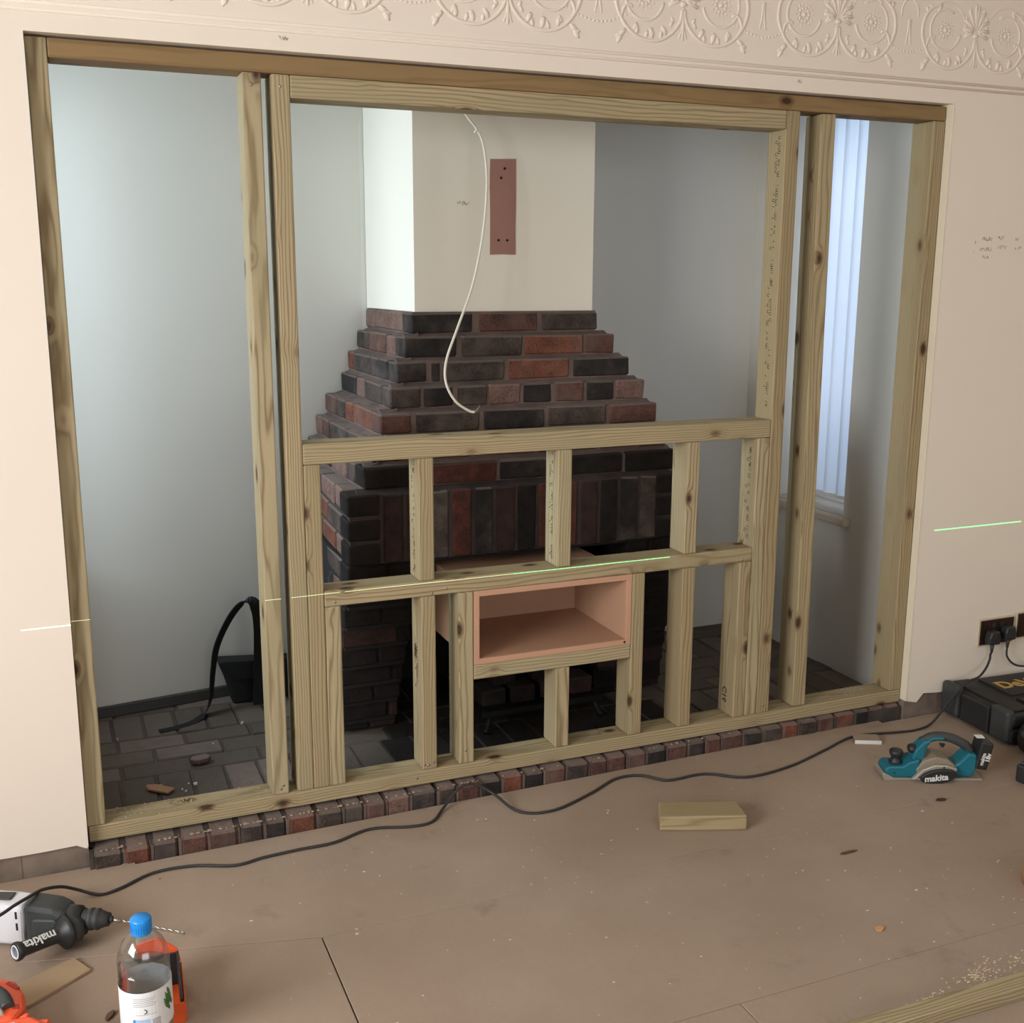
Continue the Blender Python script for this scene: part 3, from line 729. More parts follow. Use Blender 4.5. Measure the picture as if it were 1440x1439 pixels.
for k, (x, y, z) in enumerate(fbp):
    m = MB(); m.box(-.045, .045, -.055, .055, 0, .06, .006, jit=.003)
    o = m.build('fire_brick', B['d' if k in (2, 3) else 'f'], None, (x, y, z), (0, 0, random.uniform(-.08, .08)))
    tag(o, ('leftmost sooty fire brick lying on the iron grate', 'second sooty fire brick from the left in the bottom layer on the grate', 'brown fire brick near the middle of the iron grate', 'brown fire brick at the right end of the iron grate', 'left one of the two fire bricks stacked on top of the others', 'right one of the two fire bricks stacked on top of the others')[k], 'brick', 'fire bricks on the grate')

# ================================================================== TIMBER STUD FRAME
fr = thing('stud_partition', 'new treated pine stud frame filling the wide wall opening', 'stud wall', (1.4, .047, 0))
FX, FY = 1.4, .047
def timber(name, x0, x1, z0, z1, y0=0.0, y1=.095, mat=T_STUD, axis='z', rz=0.0, bev=.004):
    """squared timber with eased edges; mesh long axis is local z so the grain runs along it"""
    L = (z1 - z0) if axis == 'z' else (x1 - x0); W = (x1 - x0) if axis == 'z' else (z1 - z0)
    b = MB(); b.box(-W / 2, W / 2, -(y1 - y0) / 2, (y1 - y0) / 2, -L / 2, L / 2, bev, 2)
    c = ((x0 + x1) / 2 - FX, (y0 + y1) / 2 - FY, (z0 + z1) / 2)
    return b.build(name, mat, fr, c, (0, 0, rz) if axis == 'z' else (0, PI / 2, 0))
timber('sole_plate', -.018, 2.803, 0, .047, axis='x')
timber('head_plate', .029, 2.803, 2.051, 2.097, mat=T_HEAD, axis='x', y1=.097)
timber('post', -.021, .028, .0475, 2.097)
timber('post', 2.752, 2.803, .0475, 2.050, y1=.100)
timber('stud', .489, .537, .0475, 2.0505); timber('stud', .563, .611, .0475, 2.0505); timber('stud', .6115, .6595, .0475, 1.020)
timber('stud', .660, .707, .0475, .602)
timber('stud', 2.168, 2.219, .0475, 2.0505); timber('stud', 2.1195, 2.1675, .0475, 1.020); timber('stud', 2.0715, 2.119, .0475, .602)
# the right alcove stud is twisted
b = MB(); b.box(-.0265, .0265, -.0475, .0475, -1.0, 1.0, .004, 2)
me = b.mesh('stud'); bm = bmesh.new(); bm.from_mesh(me)
bmesh.ops.subdivide_edges(bm, edges=[e for e in bm.edges if abs(e.verts[0].co.z - e.verts[1].co.z) > 1], cuts=12)
for v in bm.verts:
    t = (v.co.z + 1) / 2; a = -.10 * t; co, si = math.cos(a), math.sin(a); x, y = v.co.x, v.co.y
    v.co.x = x * co - y * si - .016 * t; v.co.y = x * si + y * co
bm.to_mesh(me); bm.free()
obj('stud', me, T_STUD, fr, (2.351 - FX, .052 - FY, 1.049))
timber('top_rail', .6115, 2.1675, 1.993, 2.0505, axis='x')
timber('upper_rail', .6115, 2.1675, 1.0205, 1.079, axis='x')
timber('middle_rail', .660, 2.119, .6025, .650, axis='x')
for a, c in ((.947, .994), (1.396, 1.443), (1.853, 1.900)): timber('cripple_stud', a, c, .6505, 1.020)
timber('cripple_stud', .950, .996, .0475, .602); timber('cripple_stud', 1.069, 1.1175, .0475, .602)
timber('cripple_stud', 1.664, 1.711, .0475, .602); timber('cripple_stud', 1.852, 1.900, .0475, .602)
timber('shelf_rail', 1.118, 1.6635, .318, .3655, axis='x'); timber('cripple_stud', 1.398, 1.445, .0475, .3175)
# countersunk screw heads
b = MB()
for x, z in ((.513, .065), (2.205, .064), (2.195, .075), (.955, .065), (.985, .07), (.968, .062), (.985, .61), (1.03, .62), (.69, .615), (.52, .075), (2.78, .03), (1.09, .09), (.51, 2.02), (.585, 2.02), (2.185, 2.01), (2.08, .61), (.93, .025)):
    b.lathe([(.0038, 0), (.0038, .0008), (.0015, .0012)], 10, Matrix.Translation((x - FX, -.0002 - FY, z)) @ Matrix.Rotation(PI / 2, 4, 'X'))
tag(b.build('screw_heads', STEEL, fr), kind='stuff')
# rubber-stamped grading marks on the hidden faces of the timbers: strokes only where they cannot be read
def stamp(x, z0, z1, seed, y0=.03, y1=.065):
    rr = random.Random(seed); b = MB(); z = z0
    while z < z1:
        if rr.random() < .82:
            ya = y0 + .004 * math.sin(z * 9) + rr.choice((0, 0, .014)); yb_ = ya + rr.uniform(.009, .013)
            t = rr.random()
            if t < .45: pts = [(x, ya, z), (x, yb_, z + rr.uniform(-.004, .006))]
            else: pts = smooth_pts([(x, ya, z), (x, yb_, z + .001), (x, yb_ - .004, z + .008), (x, ya, z + .007)], 3)
            b.tube([Vector(p) - Vector((FX, FY, 0)) for p in pts], .0008, 4, flat=1)
        z += rr.choice((.005, .006, .007, .007, .020))
    o = b.build('grade_stamp', INK, fr); o['kind'] = 'stuff'
stamp(2.1676, 1.12, 1.97, 1, .03, .075); stamp(2.1191, .67, .98, 2, .03, .07); stamp(.9466, .67, 1.0, 3, .04, .07); stamp(1.3956, .67, 1.01, 4, .035, .07); stamp(.9496, .30, .44, 5, .04, .06)
lettering('grade_mark', 'C16', .034, INK, fr, face_mat((2.0712 - FX, .055 - FY, .115), (0, 0, -1), (0, 1, 0)), bold=.02)
# fluff of sawdust on the sole plate
b = MB(); rr = random.Random(9)
for k in range(260):
    x = rr.choice((rr.gauss(.14, .10), rr.gauss(2.62, .07), rr.uniform(.05, .5), rr.gauss(2.6, .05))); x = min(max(x, .05), 2.74); y = rr.uniform(.008, .09); s = rr.uniform(.0008, .0026)
    if .48 < x < .72 or 2.06 < x < 2.40: continue
    b.box(x - FX, x - FX + s * 2, y - FY, y - FY + s * 1.5, .0472, .0472 + s * .7, jit=s * .4)
tag(b.build('sawdust', plain('sawdust', srgb(176, 156, 130), .95), fr), kind='stuff')

# MDF box fitted in the frame
bx = thing('mdf_box', 'open-fronted brown MDF box set into the middle of the frame', 'box', (1.3905, 0, .366))
def pan(name, x0, x1, y0, y1, z0, z1, m=MDF): b = MB(); b.box(x0 - 1.3905, x1 - 1.3905, y0, y1, z0 - .366, z1 - .366, .0008); return b.build(name, m, bx)
X0, X1, Z0, Z1, T = 1.1185, 1.6625, .3662, .6020, .018
pan('base_panel', X0 + T, X1 - T, .004, .40, Z0, Z0 + T); pan('top_panel', X0 + T, X1 - T, .004, .40, Z1 - T, Z1)
pan('side_panel', X0, X0 + T, .004, .40, Z0, Z1); pan('side_panel', X1 - T, X1, .004, .40, Z0, Z1); pan('back_panel', X0 + T, X1 - T, .382, .40, Z0 + T, Z1 - T)
e = -.0006
pan('front_edge', X0, X0 + T, e, .0038, Z0, Z1, MDF_E); pan('front_edge', X1 - T, X1, e, .0038, Z0, Z1, MDF_E); pan('front_edge', X0 + T, X1 - T, e, .0038, Z0, Z0 + T, MDF_E); pan('front_edge', X0 + T, X1 - T, e, .0038, Z1 - T, Z1, MDF_E)
b = MB(); b.lathe([(.004, 0), (.004, .001)], 8, Matrix.Translation((1.64 - 1.3905, -.0006, .0105)) @ Matrix.Rotation(PI / 2, 4, 'X')); b.build('screw_hole', SOOT, bx)

# laser level light on wall and frame, built as thin glowing strips
ll = thing('laser_line', 'bright green laser level line thrown across wall and timbers', 'laser line', (1.5, -.03, .645))
LG = emit('laser_green', (.30, .95, .38, 1), .62); LW = emit('laser_pale', (.80, .95, .55, 1), .38); LL = emit('laser_left', (.9, 1.0, .88, 1), .8)
def lseg(x0, z0, x1, z1, y, m, r=.0012):
    b = MB(); b.prism([(x0 - 1.5, z0 - .645 - r), (x1 - 1.5, z1 - .645 - r), (x1 - 1.5, z1 - .645 + r), (x0 - 1.5, z0 - .645 + r)], 'y', y - .0006 + .03, y + .0002 + .03); b.build('laser_streak', m, ll)
lseg(-.142, .6385, -.022, .639, -.0302, LL, .0008); lseg(-.020, .640, .027, .640, 0, LW, .0005); lseg(.490, .642, .536, .642, 0, LW, .0005); lseg(.564, .642, .706, .6435, 0, LW, .0005)
lseg(.72, .6435, 1.25, .6445, 0, LW, .0006); lseg(1.25, .6445, 1.80, .6465, 0, LG, .0009); lseg(2.872, .652, 3.285, .652, -.0302, LG, .0018)

# ================================================================== THINGS IN THE LEFT RECESS
bag = thing('shoulder_bag', 'black bag with a long looped webbing strap behind the left studs', 'bag', (.62, .74, IZ))
def strap(pts, w, name='strap', t=.0018, wdir=None):
    P = smooth_pts(pts, 6); b = MB(); pr = None
    for i, p in enumerate(P):
        d = (P[min(i + 1, len(P) - 1)] - P[max(i - 1, 0)]).normalized()
        wd = Vector(wdir[0]).lerp(Vector(wdir[1]), i / (len(P) - 1)).normalized() if wdir else Vector((0, 1, 0))
        wd = (wd - d * wd.dot(d)).normalized(); nn = d.cross(wd)
        q = [b.bm.verts.new(p + wd * sx * w / 2 + nn * sy * t) for sx, sy in ((-1, -1), (1, -1), (1, 1), (-1, 1))]
        if pr:
            for k in range(4): b.bm.faces.new((pr[k], pr[(k + 1) % 4], q[(k + 1) % 4], q[k]))
        else: b.bm.faces.new(q[::-1])
        pr = q
    b.bm.faces.new(pr); return b.build(name, FABRIC, bag)
b = MB(); b.prism([(-.10, .0), (.17, .0), (.17, .15), (-.02, .165), (-.15, .175), (-.12, .09)], 'y', .22, .30, .012, 2); b.build('body', FABRIC, bag)
b = MB(); b.prism([(-.148, .177), (.17, .152), (.17, .09), (-.09, .10)], 'y', .210, .222, .002); b.build('flap', FABRIC, bag)
strap([(-.215, .14, .008), (-.19, .15, .06), (-.173, .16, .175), (-.152, .16, .268), (-.10, .16, .365), (-.05, .16, .412), (-.012, .16, .392), (.0, .165, .31), (-.004, .17, .15), (-.012, .16, .012)], .050, wdir=[(.25, .9, .0), (1, .15, 0)])
strap([(-.215, .14, .010), (-.26, .10, .003), (-.32, .07, .003), (-.38, .06, .003)], .03, 'strap_tail', wdir=[(.1, 1, .1), (.1, 1, .0)])
def chip(name, label, cat, loc, dims, mat, rz=0, tilt=0, group=None):
    b = MB(); n = 6; rr = random.Random(sum(map(ord, label)))
    pts = [(dims[0] / 2 * math.cos(2 * PI * k / n) * rr.uniform(.75, 1.1), dims[1] / 2 * math.sin(2 * PI * k / n) * rr.uniform(.75, 1.1)) for k in range(n)]
    b.prism(pts, 'z', 0, dims[2], dims[2] * .15)
    return tag(b.build(name, mat, None, loc, (tilt, 0, rz)), label, cat, group)
chip('brick_fragment', 'broken flat piece of brick on the paving of the left recess', 'rubble', (.343, .49, IZ + .003), (.085, .05, .016), B['p'], .2)
b = MB(); b.box(-.04, .04, -.018, .018, 0, .007, .001); b.box(-.05, .0, .012, .03, 0, .006, .001, mat=Matrix.Rotation(.4, 4, 'Z'))
tag(b.build('wood_scrap', plain('scrap_wood', srgb(170, 130, 96), .8), None, (.20, .32, IZ + .004), (0, 0, -.75)), 'brown wood scrap just behind the sole plate at left', 'wood scrap')
for k, (x, y, s) in enumerate(((.304, .321, .010), (.271, .281, .007), (.262, .30, .006), (.285, .335, .005), (.52, .76, .010), (.10, .78, .006), (.40, .62, .005))):
    chip('plaster_crumb', 'small white plaster crumb on the paving of the left recess', 'rubble', (x, y, IZ + .003), (s * 1.6, s, s * .8), WHITE, k, group='plaster crumbs in the left recess')

# ================================================================== SOCKETS, PLUGS, CASE
def socket(x0, x1, z0, z1, label):
    o = thing('wall_socket', label, 'socket', ((x0 + x1) / 2, WY, (z0 + z1) / 2)); w_, h_ = (x1 - x0) / 2, (z1 - z0) / 2
    b = MB(); b.box(-w_ - .008, w_ + .002, -.006, .0, -h_ - .006, h_ + .006, .0015); b.build('plaster_surround', plain('chalky', srgb(206, 192, 166), .8), o)
    b = MB(); b.box(-w_, w_, -.0105, -.005, -h_, h_, .002); b.build('face_plate', plain('bronze_plate', srgb(58, 44, 34), .3, .6), o)
    for s in (-1, 1):
        b = MB(); b.box(s * .02 - .007, s * .02 + .007, -.013, -.010, h_ - .03, h_ - .012, .001); b.build('switch', BLACK, o)
    return o
socket(3.128, 3.290, .188, .284, 'dark double wall socket holding two black plugs'); socket(3.312, 3.474, .198, .292, 'dark double wall socket cut off by the right edge')
def plug(x, z, label):
    o = thing('mains_plug', label, 'plug', (x, WY - .012, z))
    b = MB(); b.prism([(-.024, -.026), (.024, -.026), (.026, .0), (.018, .026), (-.018, .026), (-.026, .0)], 'y', -.034, 0, .005, 2); b.build('body', BLACK, o)
    b = MB(); b.tube([(0, -.018, -.024), (0, -.018, -.042), (0, -.018, -.058)], [.009, .007, .005], 8); b.build('strain_relief', RUBBER, o)
    for k in (-1, 1):
        b = MB(); b.box(k * .010 - .003, k * .010 + .003, 0, .004, .0, .006); b.build('pin', BRASS, o)
plug(3.170, .222, 'left black plug in the socket, its cord running to the drill'); plug(3.246, .232, 'right black plug in the socket, its cord going off right')

# power cord along the floor
CH = .0045
fp = [(-.243, -.217), (-.177, -.19), (-.108, -.15), (-.056, -.165), (-.005, -.199), (.049, -.186), (.135, -.138), (.238, -.140), (.346, -.181), (.426, -.168), (.527, -.161), (.630, -.159), (.746, -.120), (.86, -.150), (.93, -.145)]
z = FZ + CH
pts = [(-.55, -.62, FZ + .05), (-.40, -.56, FZ + .10), (-.285, -.475, .073), (-.227, -.431, .074), (-.197, -.401, .075), (-.166, -.366, .071), (-.137, -.300, .048), (-.097, -.213, .0), (-.060, -.183, -.032)] + [(x, y, z) for x, y in fp[4:]]
pts += [(.985, -.085, z + .005), (1.045, -.058, z + .046), (1.095, -.058, z + .052), (1.145, -.085, z + .026), (1.195, -.185, z), (1.297, -.215, z), (1.451, -.155, z), (1.571, -.092, z), (1.658, -.100, z), (1.723, -.165, z), (1.858, -.168, z), (1.972, -.240, z), (2.150, -.225, z), (2.343, -.161, z), (2.515, -.103, z), (2.677, -.131, z), (2.76, -.14, z), (2.84, -.13, z + .01), (2.91, -.125, z + .07), (3.0, -.115, FZ + .138), (3.07, -.105, FZ + .150), (3.13, -.08, FZ + .17), (3.165, -.06, FZ + .195), (3.170, -.055, .150), (3.170, -.060, .166)]
o = thing('power_cord', 'long black flex snaking over the floor from drill to wall socket', 'cord', pts[12])
b = MB(); b.tube(smooth_pts(rel(pts, pts[12])), .0043, 8); b.build('flex', CORD, o)
p2 = [(3.246, -.060, .176), (3.247, -.062, .14), (3.27, -.075, .11), (3.32, -.08, .096), (3.38, -.09, .10), (3.44, -.10, .10), (3.50, -.12, .085)]
o = tag(obj('charger_cord', (lambda b: (b.tube(smooth_pts(rel(p2, p2[0])), .004, 8), b.mesh('charger_cord'))[1])(MB()), CORD, None, p2[0]), 'black cord dropping from the right-hand plug beyond the case', 'cord')

# black tool case by the wall
case = thing('tool_case', 'dusty black plastic tool case with yellow lettering below the sockets', 'tool case', (3.27, -.045, FZ), (0, 0, -.06))
CASE = plain('case_black', srgb(27, 27, 28), .5, bump=.25, bscale=90, var=.35)
b = MB(); b.box(-.29, .36, -.35, 0, .004, .062, .014, 3); b.box(-.26, .34, -.335, -.01, .0, .01); b.build('base_shell', CASE, case)
b = MB(); b.box(-.29, .36, -.35, 0, .064, .118, .016, 3); b.build('lid', CASE, case)
b = MB(); b.box(-.16, .30, -.20, -.03, .116, .124, .005, 2); b.box(-.27, -.19, -.33, -.02, .116, .126, .008, 2); b.box(-.17, .34, -.335, -.23, .116, .127, .01, 2); b.build('raised_panel', CASE, case)
for x in (-.20, .05, .25):
    b = MB(); b.prism([(-.366, .03), (-.35, .02), (-.35, .10), (-.36, .105), (-.37, .09)], 'x', x - .03, x + .03, .003); b.build('latch', BLACK, case)
for y in (-.30, -.05):
    b = MB(); b.box(-.305, -.27, y - .045, y + .045, .01, .13, .014, 3); b.build('corner_bumper', RUBBER, case)
b = MB(); b.box(-.302, -.288, -.25, -.11, .012, .112, .006, 2); b.build('side_panel', BLACK, case)
for k in range(6):
    b = MB(); b.box(-.13 + .075 * k, -.122 + .075 * k, -.355, -.347, .012, .052, .002); b.build('rib', CASE, case)
YEL = plain('yellow_print', srgb(196, 158, 86), .6, var=.2, bscale=100)
lettering('lettering', 'DeWALT', .085, YEL, case, face_mat((.03, -.115, .1245), (1, 0, 0), (0, 1, 0)), bold=.03)
# second black case/bag in front of it
c2 = thing('tool_bag', 'bulky black moulded case in front, cut off by the right edge', 'tool case', (3.12, -.55, FZ), (0, 0, -.32))
b = MB(); b.prism([(-.19, .0), (.34, .0), (.34, .13), (-.10, .135), (-.19, .10), (-.205, .05)], 'y', -.13, .10, .022, 3); b.build('shell', CASE, c2)
b = MB(); b.prism([(-.15, .06), (.33, .05), (.33, .105), (-.10, .115)], 'y', -.142, -.12, .010, 2); b.build('side_pod', RUBBER, c2)
b = MB(); b.prism([(-.10, .13), (.30, .13), (.28, .15), (-.06, .15)], 'y', -.09, .06, .008, 2); b.build('lid_bulge', CASE, c2)
b = MB(); b.tube(smooth_pts([(-.19, -.06, .10), (-.215, -.06, .085), (-.215, .03, .085), (-.19, .03, .10)], 4), .006, 8); b.build('carry_handle', BLACK, c2)
bt = thing('battery_pack', 'black cordless battery pack standing upright at the right edge', 'battery', (2.81, -.625, FZ), (0, 0, .2))
b = MB(); b.box(-.035, .075, -.05, .05, 0, .062, .008, 2); b.build('body', BLACK, bt)
b = MB(); b.box(-.03, .07, -.04, .04, .062, .072, .004, 2); b.build('terminal_block', RUBBER, bt)

# ================================================================== ELECTRIC PLANER
pl = thing('electric_planer', 'teal and silver cordless planer resting on the floor near the case', 'power tool', (2.54, -.44, FZ), (0, 0, -.40)); pl.scale = (.95, .95, .95)
b = MB(); b.prism([(-.165, 0), (-.15, -.006 + .006), (.17, 0), (.17, .007), (-.13, .008), (-.165, .026), (-.172, .022)], 'y', -.045, .045, .0015); b.build('sole_plate', ALU, pl)
b = MB(); b.prism([(-.162, .022), (-.14, .008), (-.055, .008), (-.045, .030), (-.045, .075), (-.085, .062), (-.10, .048), (-.15, .048), (-.162, .038)], 'y', -.040, .040, .006, 2)
b.build('front_body', TEAL, pl)
b = MB(); b.prism([(-.075, .03), (-.03, .03), (-.02, .11), (.0, .138), (-.03, .135), (-.06, .10), (-.07, .06)], 'y', -.026, .026, .007, 2)
b.prism([(.045, .008), (.135, .008), (.150, .03), (.150, .09), (.12, .095), (.09, .06), (.05, .04)], 'y', -.034, .034, .007, 2); b.build('housing', TEAL, pl)
b = MB(); b.prism([(-.05, .008), (.06, .008), (.078, .05), (.05, .075), (.01, .084), (-.03, .072), (-.06, .04)], 'y', -.042, .043, .006, 2); b.build('motor_cover', plain('grey_beige', srgb(140, 128, 112), .55, var=.1, bscale=60), pl)
b = MB(); b.prism([(-.075, .008), (-.045, -.004 + .008), (.06, .004), (.078, .048), (.045, .060), (.0, .062), (-.04, .045)], 'y', -.058, -.040, .004, 2); b.build('belt_guard', ALU, pl)
b = MB(); n = 18
b.prism([(.012 + .062 * math.cos(2 * PI * k / n), .024 + .026 * math.sin(2 * PI * k / n) + .008 * math.cos(2 * PI * k / n)) for k in range(n)], 'y', -.070, -.056, .004, 2); b.build('belt_cover', BLACK, pl)
lettering('lettering', 'makita', .030, LET_W, pl, face_mat((.002, -.0706, .020), (1, 0, .12), (0, 0, 1)), bold=.03, shear=.1)
b = MB(); b.tube(smooth_pts([(-.03, 0, .118), (.0, 0, .140), (.045, 0, .142), (.09, 0, .128), (.125, 0, .105), (.142, 0, .075)], 4), .0145, 10, flat=1.15); b.build('handle', DKGREY, pl)
b = MB(); b.tube(smooth_pts([(-.028, -.013, .120), (.0, -.014, .138), (.04, -.0145, .140)], 4), .006, 8); b.build('handle_inlay', TEAL, pl)
b = MB(); b.lathe([(.020, .0), (.024, .006), (.018, .012), (.015, .02), (.021, .028), (.024, .038), (.021, .046), (.01, .049)], 16, Matrix.Translation((-.115, 0, .046))); b.build('depth_knob', BLACK, pl)
b = MB(); b.ball((-.062, 0, .098), .017, (1, 1.3, 1), 2); b.build('chip_spout', BLACK, pl)
b = MB(); b.prism([(.028, .118), (.05, .116), (.044, .102), (.036, .104)], 'y', -.006, .006, .002); b.build('trigger', BLACK, pl)
b = MB(); b.box(.150, .195, -.036, .036, .035, .135, .007, 2, mat=Matrix.Translation((.17, 0, .08)) @ Matrix.Rotation(.18, 4, 'Y') @ Matrix.Translation((-.17, 0, -.08))); bp = b.build('battery', BLACK, pl)
lettering('lettering', 'makita', .017, LET_W, bp, face_mat((.168, -.0368, .075), (.18, 0, 1), (-1, 0, .2)), bold=.03)
lettering('lettering', '18v', .022, LET_W, bp, face_mat((.186, -.0368, .080), (.18, 0, 1), (-1, 0, .2)), bold=.04)
b = MB(); b.box(.150, .178, -.015, .014, .1425, .1435); b.build('sticker', PAPER, pl)
b = MB()
for x, z_, y in ((-.13, .025, -.0405), (.03, .054, -.0585), (.068, .034, -.0585), (-.05, .018, -.0585)): b.lathe([(.003, 0), (.003, .001)], 8, Matrix.Translation((x, y, z_)) @ Matrix.Rotation(PI / 2, 4, 'X'))
b.build('screw', SOOT, pl)

# ================================================================== ROTARY HAMMER DRILL
dr = thing('hammer_drill', 'white and charcoal corded hammer drill lying on the floor at left', 'power tool', (-.17, -.345, FZ), (0, 0, -.42))
AX = .060     # axis height; tool axis is local x
mX = Matrix.Rotation(PI / 2, 4, 'Y')
def lx(prof, mat_, name, par=dr, n=20, sy=1.0, sz=1.0, dz=0.0):
    b = MB(); b.lathe([(r, x) for x, r in prof], n, Matrix.Translation((0, 0, AX + dz)) @ Matrix.Diagonal((1, sy, sz, 1)) @ mX); return b.build(name, mat_, par)
b = MB(); b.prism([(-.155, .012), (-.02, .006), (.0, .004), (.004, .108), (-.03, .113), (-.13, .118), (-.16, .10)], 'y', -.037, .037, .012, 3); mh = b.build('motor_housing', WHITEP, dr)
b = MB(); b.box(-.095, -.035, -.015, .02, .1145, .1175, .002); b.build('vent_panel', DKGREY, mh)
for z_ in (.088, .058):
    b = MB(); b.box(-.016, -.010, -.0378, -.035, z_ - .010, z_ + .010, .001); b.build('vent_slot', BLACK, mh)
b = MB(); b.prism([(-.075, .052), (-.058, .052), (-.060, .092), (-.077, .092)], 'y', -.040, -.036, .002); b.build('selector', BLACK, mh)
b = MB(); b.prism([(.004, .002), (.018, .0), (.080, .012), (.105, .030), (.105, .088), (.075, .104), (.018, .112), (.004, .110)], 'y', -.036, .036, .012, 3)
b.prism([(.025, .035), (.080, .035), (.088, .045), (.088, .075), (.078, .082), (.025, .082)], 'y', -.042, .042, .006, 2); b.build('gear_housing', DKGREY, dr)
lx([(.098, .030), (.10, .034), (.128, .032), (.130, .027), (.134, .027)], BLACK, 'collar')
lx([(.134, .0235), (.140, .0245), (.142, .0225), (.148, .023), (.150, .0262), (.158, .0268), (.160, .0245), (.166, .0242), (.168, .0262), (.174, .025), (.176, .0215), (.184, .0205), (.186, .0185), (.198, .016)], RUBBER, 'chuck')
lx([(.196, .0085), (.206, .008), (.207, .004)], DKGREY, 'chuck_nose')
b = MB(); L = .155; n = 40; b.tube([(.203, 0, AX), (.228, 0, AX - .005)], .0045, 8)
for ph in (0, PI):
    b.tube([(.225 + L * k / n, .0022 * math.cos(ph + k * .75), AX - .004 - .030 * k / n + .0022 * math.sin(ph + k * .75)) for k in range(n + 1)], .0021, 6)
b.build('drill_bit', STEEL, dr)
b = MB(); b.ball((.115, .01, .022), .018, (1.4, 1, .8), 2); b.build('mode_knob', BLACK, dr)
# side handle with flange, grip and open white end
hd = Vector((-.56, -.82, .10)).normalized(); h0 = Vector((.116, -.030, .050))
q = hd.to_track_quat('Z', 'Y').to_matrix().to_4x4(); q.translation = h0
b = MB(); b.lathe([(.032, -.015), (.034, .0), (.030, .010)], 20, q); b.build('handle_clamp', DKGREY, dr)
b = MB(); b.lathe([(.020, .008), (.040, .014), (.0415, .020), (.034, .026), (.022, .036), (.018, .042), (.0175, .085), (.0175, .125), (.022, .134), (.0225, .142), (.018, .146), (.0165, .144)], 24, q, cap=False); sh = b.build('side_handle', BLACK, dr)
b = MB(); b.lathe([(.0168, .1445), (.0145, .1465), (.0138, .1445), (.0136, .140)], 20, q, cap=False); b.build('handle_liner', WHITEP, sh)
b = MB(); b.lathe([(.0136, .1415), (.0120, .118), (.0001, .118)], 20, q, cap=False); b.build('handle_bore', plain('bore_grey', srgb(150, 154, 160), .5), sh)
gm = h0 + hd * .088; side = Vector((.25, -.75, .85)); side = (side - hd * side.dot(hd)).normalized()
lettering('lettering', 'makita', .030, LET_W, sh, face_mat(gm + side * .0182, hd, side.cross(hd).normalized()), bold=.02)
b = MB()   # rear D handle, beyond the edge of the picture
b.tube(smooth_pts([(-.15, 0, .10), (-.20, 0, .105), (-.235, 0, .08), (-.24, 0, .04), (-.21, 0, .018), (-.15, 0, .02)], 4), .016, 10); b.build('rear_handle', DKGREY, dr)

# ================================================================== BOTTLE, ORANGE THINGS, OFFCUTS
bo = thing('water_bottle', 'clear plastic water bottle with bright blue cap and white label', 'bottle', (.063, -.868, FZ))
prof = [(.0, .004), (.040, .0), (.050, .006), (.0525, .02), (.0525, .170), (.0505, .176), (.0525, .184), (.0505, .191), (.0525, .198), (.0505, .205), (.0530, .214), (.0500, .232), (.042, .252), (.030, .268), (.020, .277), (.0165, .280), (.016, .290)]
b = MB(); b.lathe(prof, 32, cap=False); body = b.build('body', PET, bo)
b = MB(); b.lathe([(.0, .006), (.040, .004), (.0495, .02), (.0505, .168), (.0488, .176), (.0503, .184), (.0488, .191), (.050, .198), (.0, .1985)], 28, cap=False); b.build('water', WATER, body)
b = MB(); b.lathe([(.0205, .274), (.0212, .278), (.0205, .291), (.0212, .2935), (.0212, .305), (.018, .3085), (.0, .309)], 28, cap=False)
cap = b.build('cap', BLUE, bo)
b = MB()
for k in range(26):
    t = 2 * PI * k / 26; b.box(.0205, .0215, -.0008, .0008, 0.281, .304, mat=Matrix.Rotation(t, 4, 'Z'))
b.build('cap_ribs', BLUE, cap)
def wrap(name, mat_, a0, a1, z0, z1, r, par):
    b = MB(); n = max(2, int(abs(a1 - a0) / 8))
    for k in range(n):
        t0 = math.radians(a0 + (a1 - a0) * k / n); t1 = math.radians(a0 + (a1 - a0) * (k + 1) / n)
        f = b.quad((r * math.cos(t0), r * math.sin(t0), z0), (r * math.cos(t1), r * math.sin(t1), z0), (r * math.cos(t1), r * math.sin(t1), z1), (r * math.cos(t0), r * math.sin(t0), z1)); f.smooth = True
    return b.build(name, mat_, par)
lab = wrap('label', PAPER, -180, 180, .078, .168, .0531, bo)
GREYINK = plain('grey_ink', srgb(150, 150, 150), .6)
for k in range(5): wrap('print_line', GREYINK, -122 + 2 * (k % 2), -72 - 3 * (k % 3), .1545 - k * .0042, .1555 - k * .0042, .0533, lab)
wrap('print_block', plain('pale_blue', srgb(170, 200, 230), .5), -124, -86, .098, .108, .0533, lab)
wrap('print_block', BLUE, -124, -119, .098, .108, .0534, lab)
for k in range(6): wrap('bar_code', GREYINK, -82, -64, .086 + k * .0035, .088 + k * .0035, .0534, lab)
for k in range(4): wrap('print_line', GREYINK, -124, -88, .094 - k * .0036, .0945 - k * .0036, .0533, lab)
wrap('print_line', GREYINK, -118, -72, .118, .1188, .0533, lab)
b = MB(); b.tube([(.0536 * math.cos(math.radians(-98 + 5 * math.cos(t))), .0536 * math.sin(math.radians(-98 + 5 * math.cos(t))), .126 + .0045 * math.sin(t)) for t in [-1.6 + 3.2 * k / 8 for k in range(9)]], .0009, 5); b.build('logo_mark', BLACK, lab)
GREEN = plain('leaf_green', srgb(70, 110, 60), .6, var=.3, bscale=60)
b = MB()
for k, (a, z_, L) in enumerate(((-42, .136, .022), (-36, .146, .02), (-47, .126, .02), (-33, .131, .024), (-40, .118, .018))):
    t = math.radians(a); b.ball((0, 0, 0), L, (.10, .22, .8), 1, Matrix.Translation((.0532 * math.cos(t), .0532 * math.sin(t), z_)) @ Matrix.Rotation(t, 4, 'Z') @ Matrix.Rotation(.35, 4, 'X'))
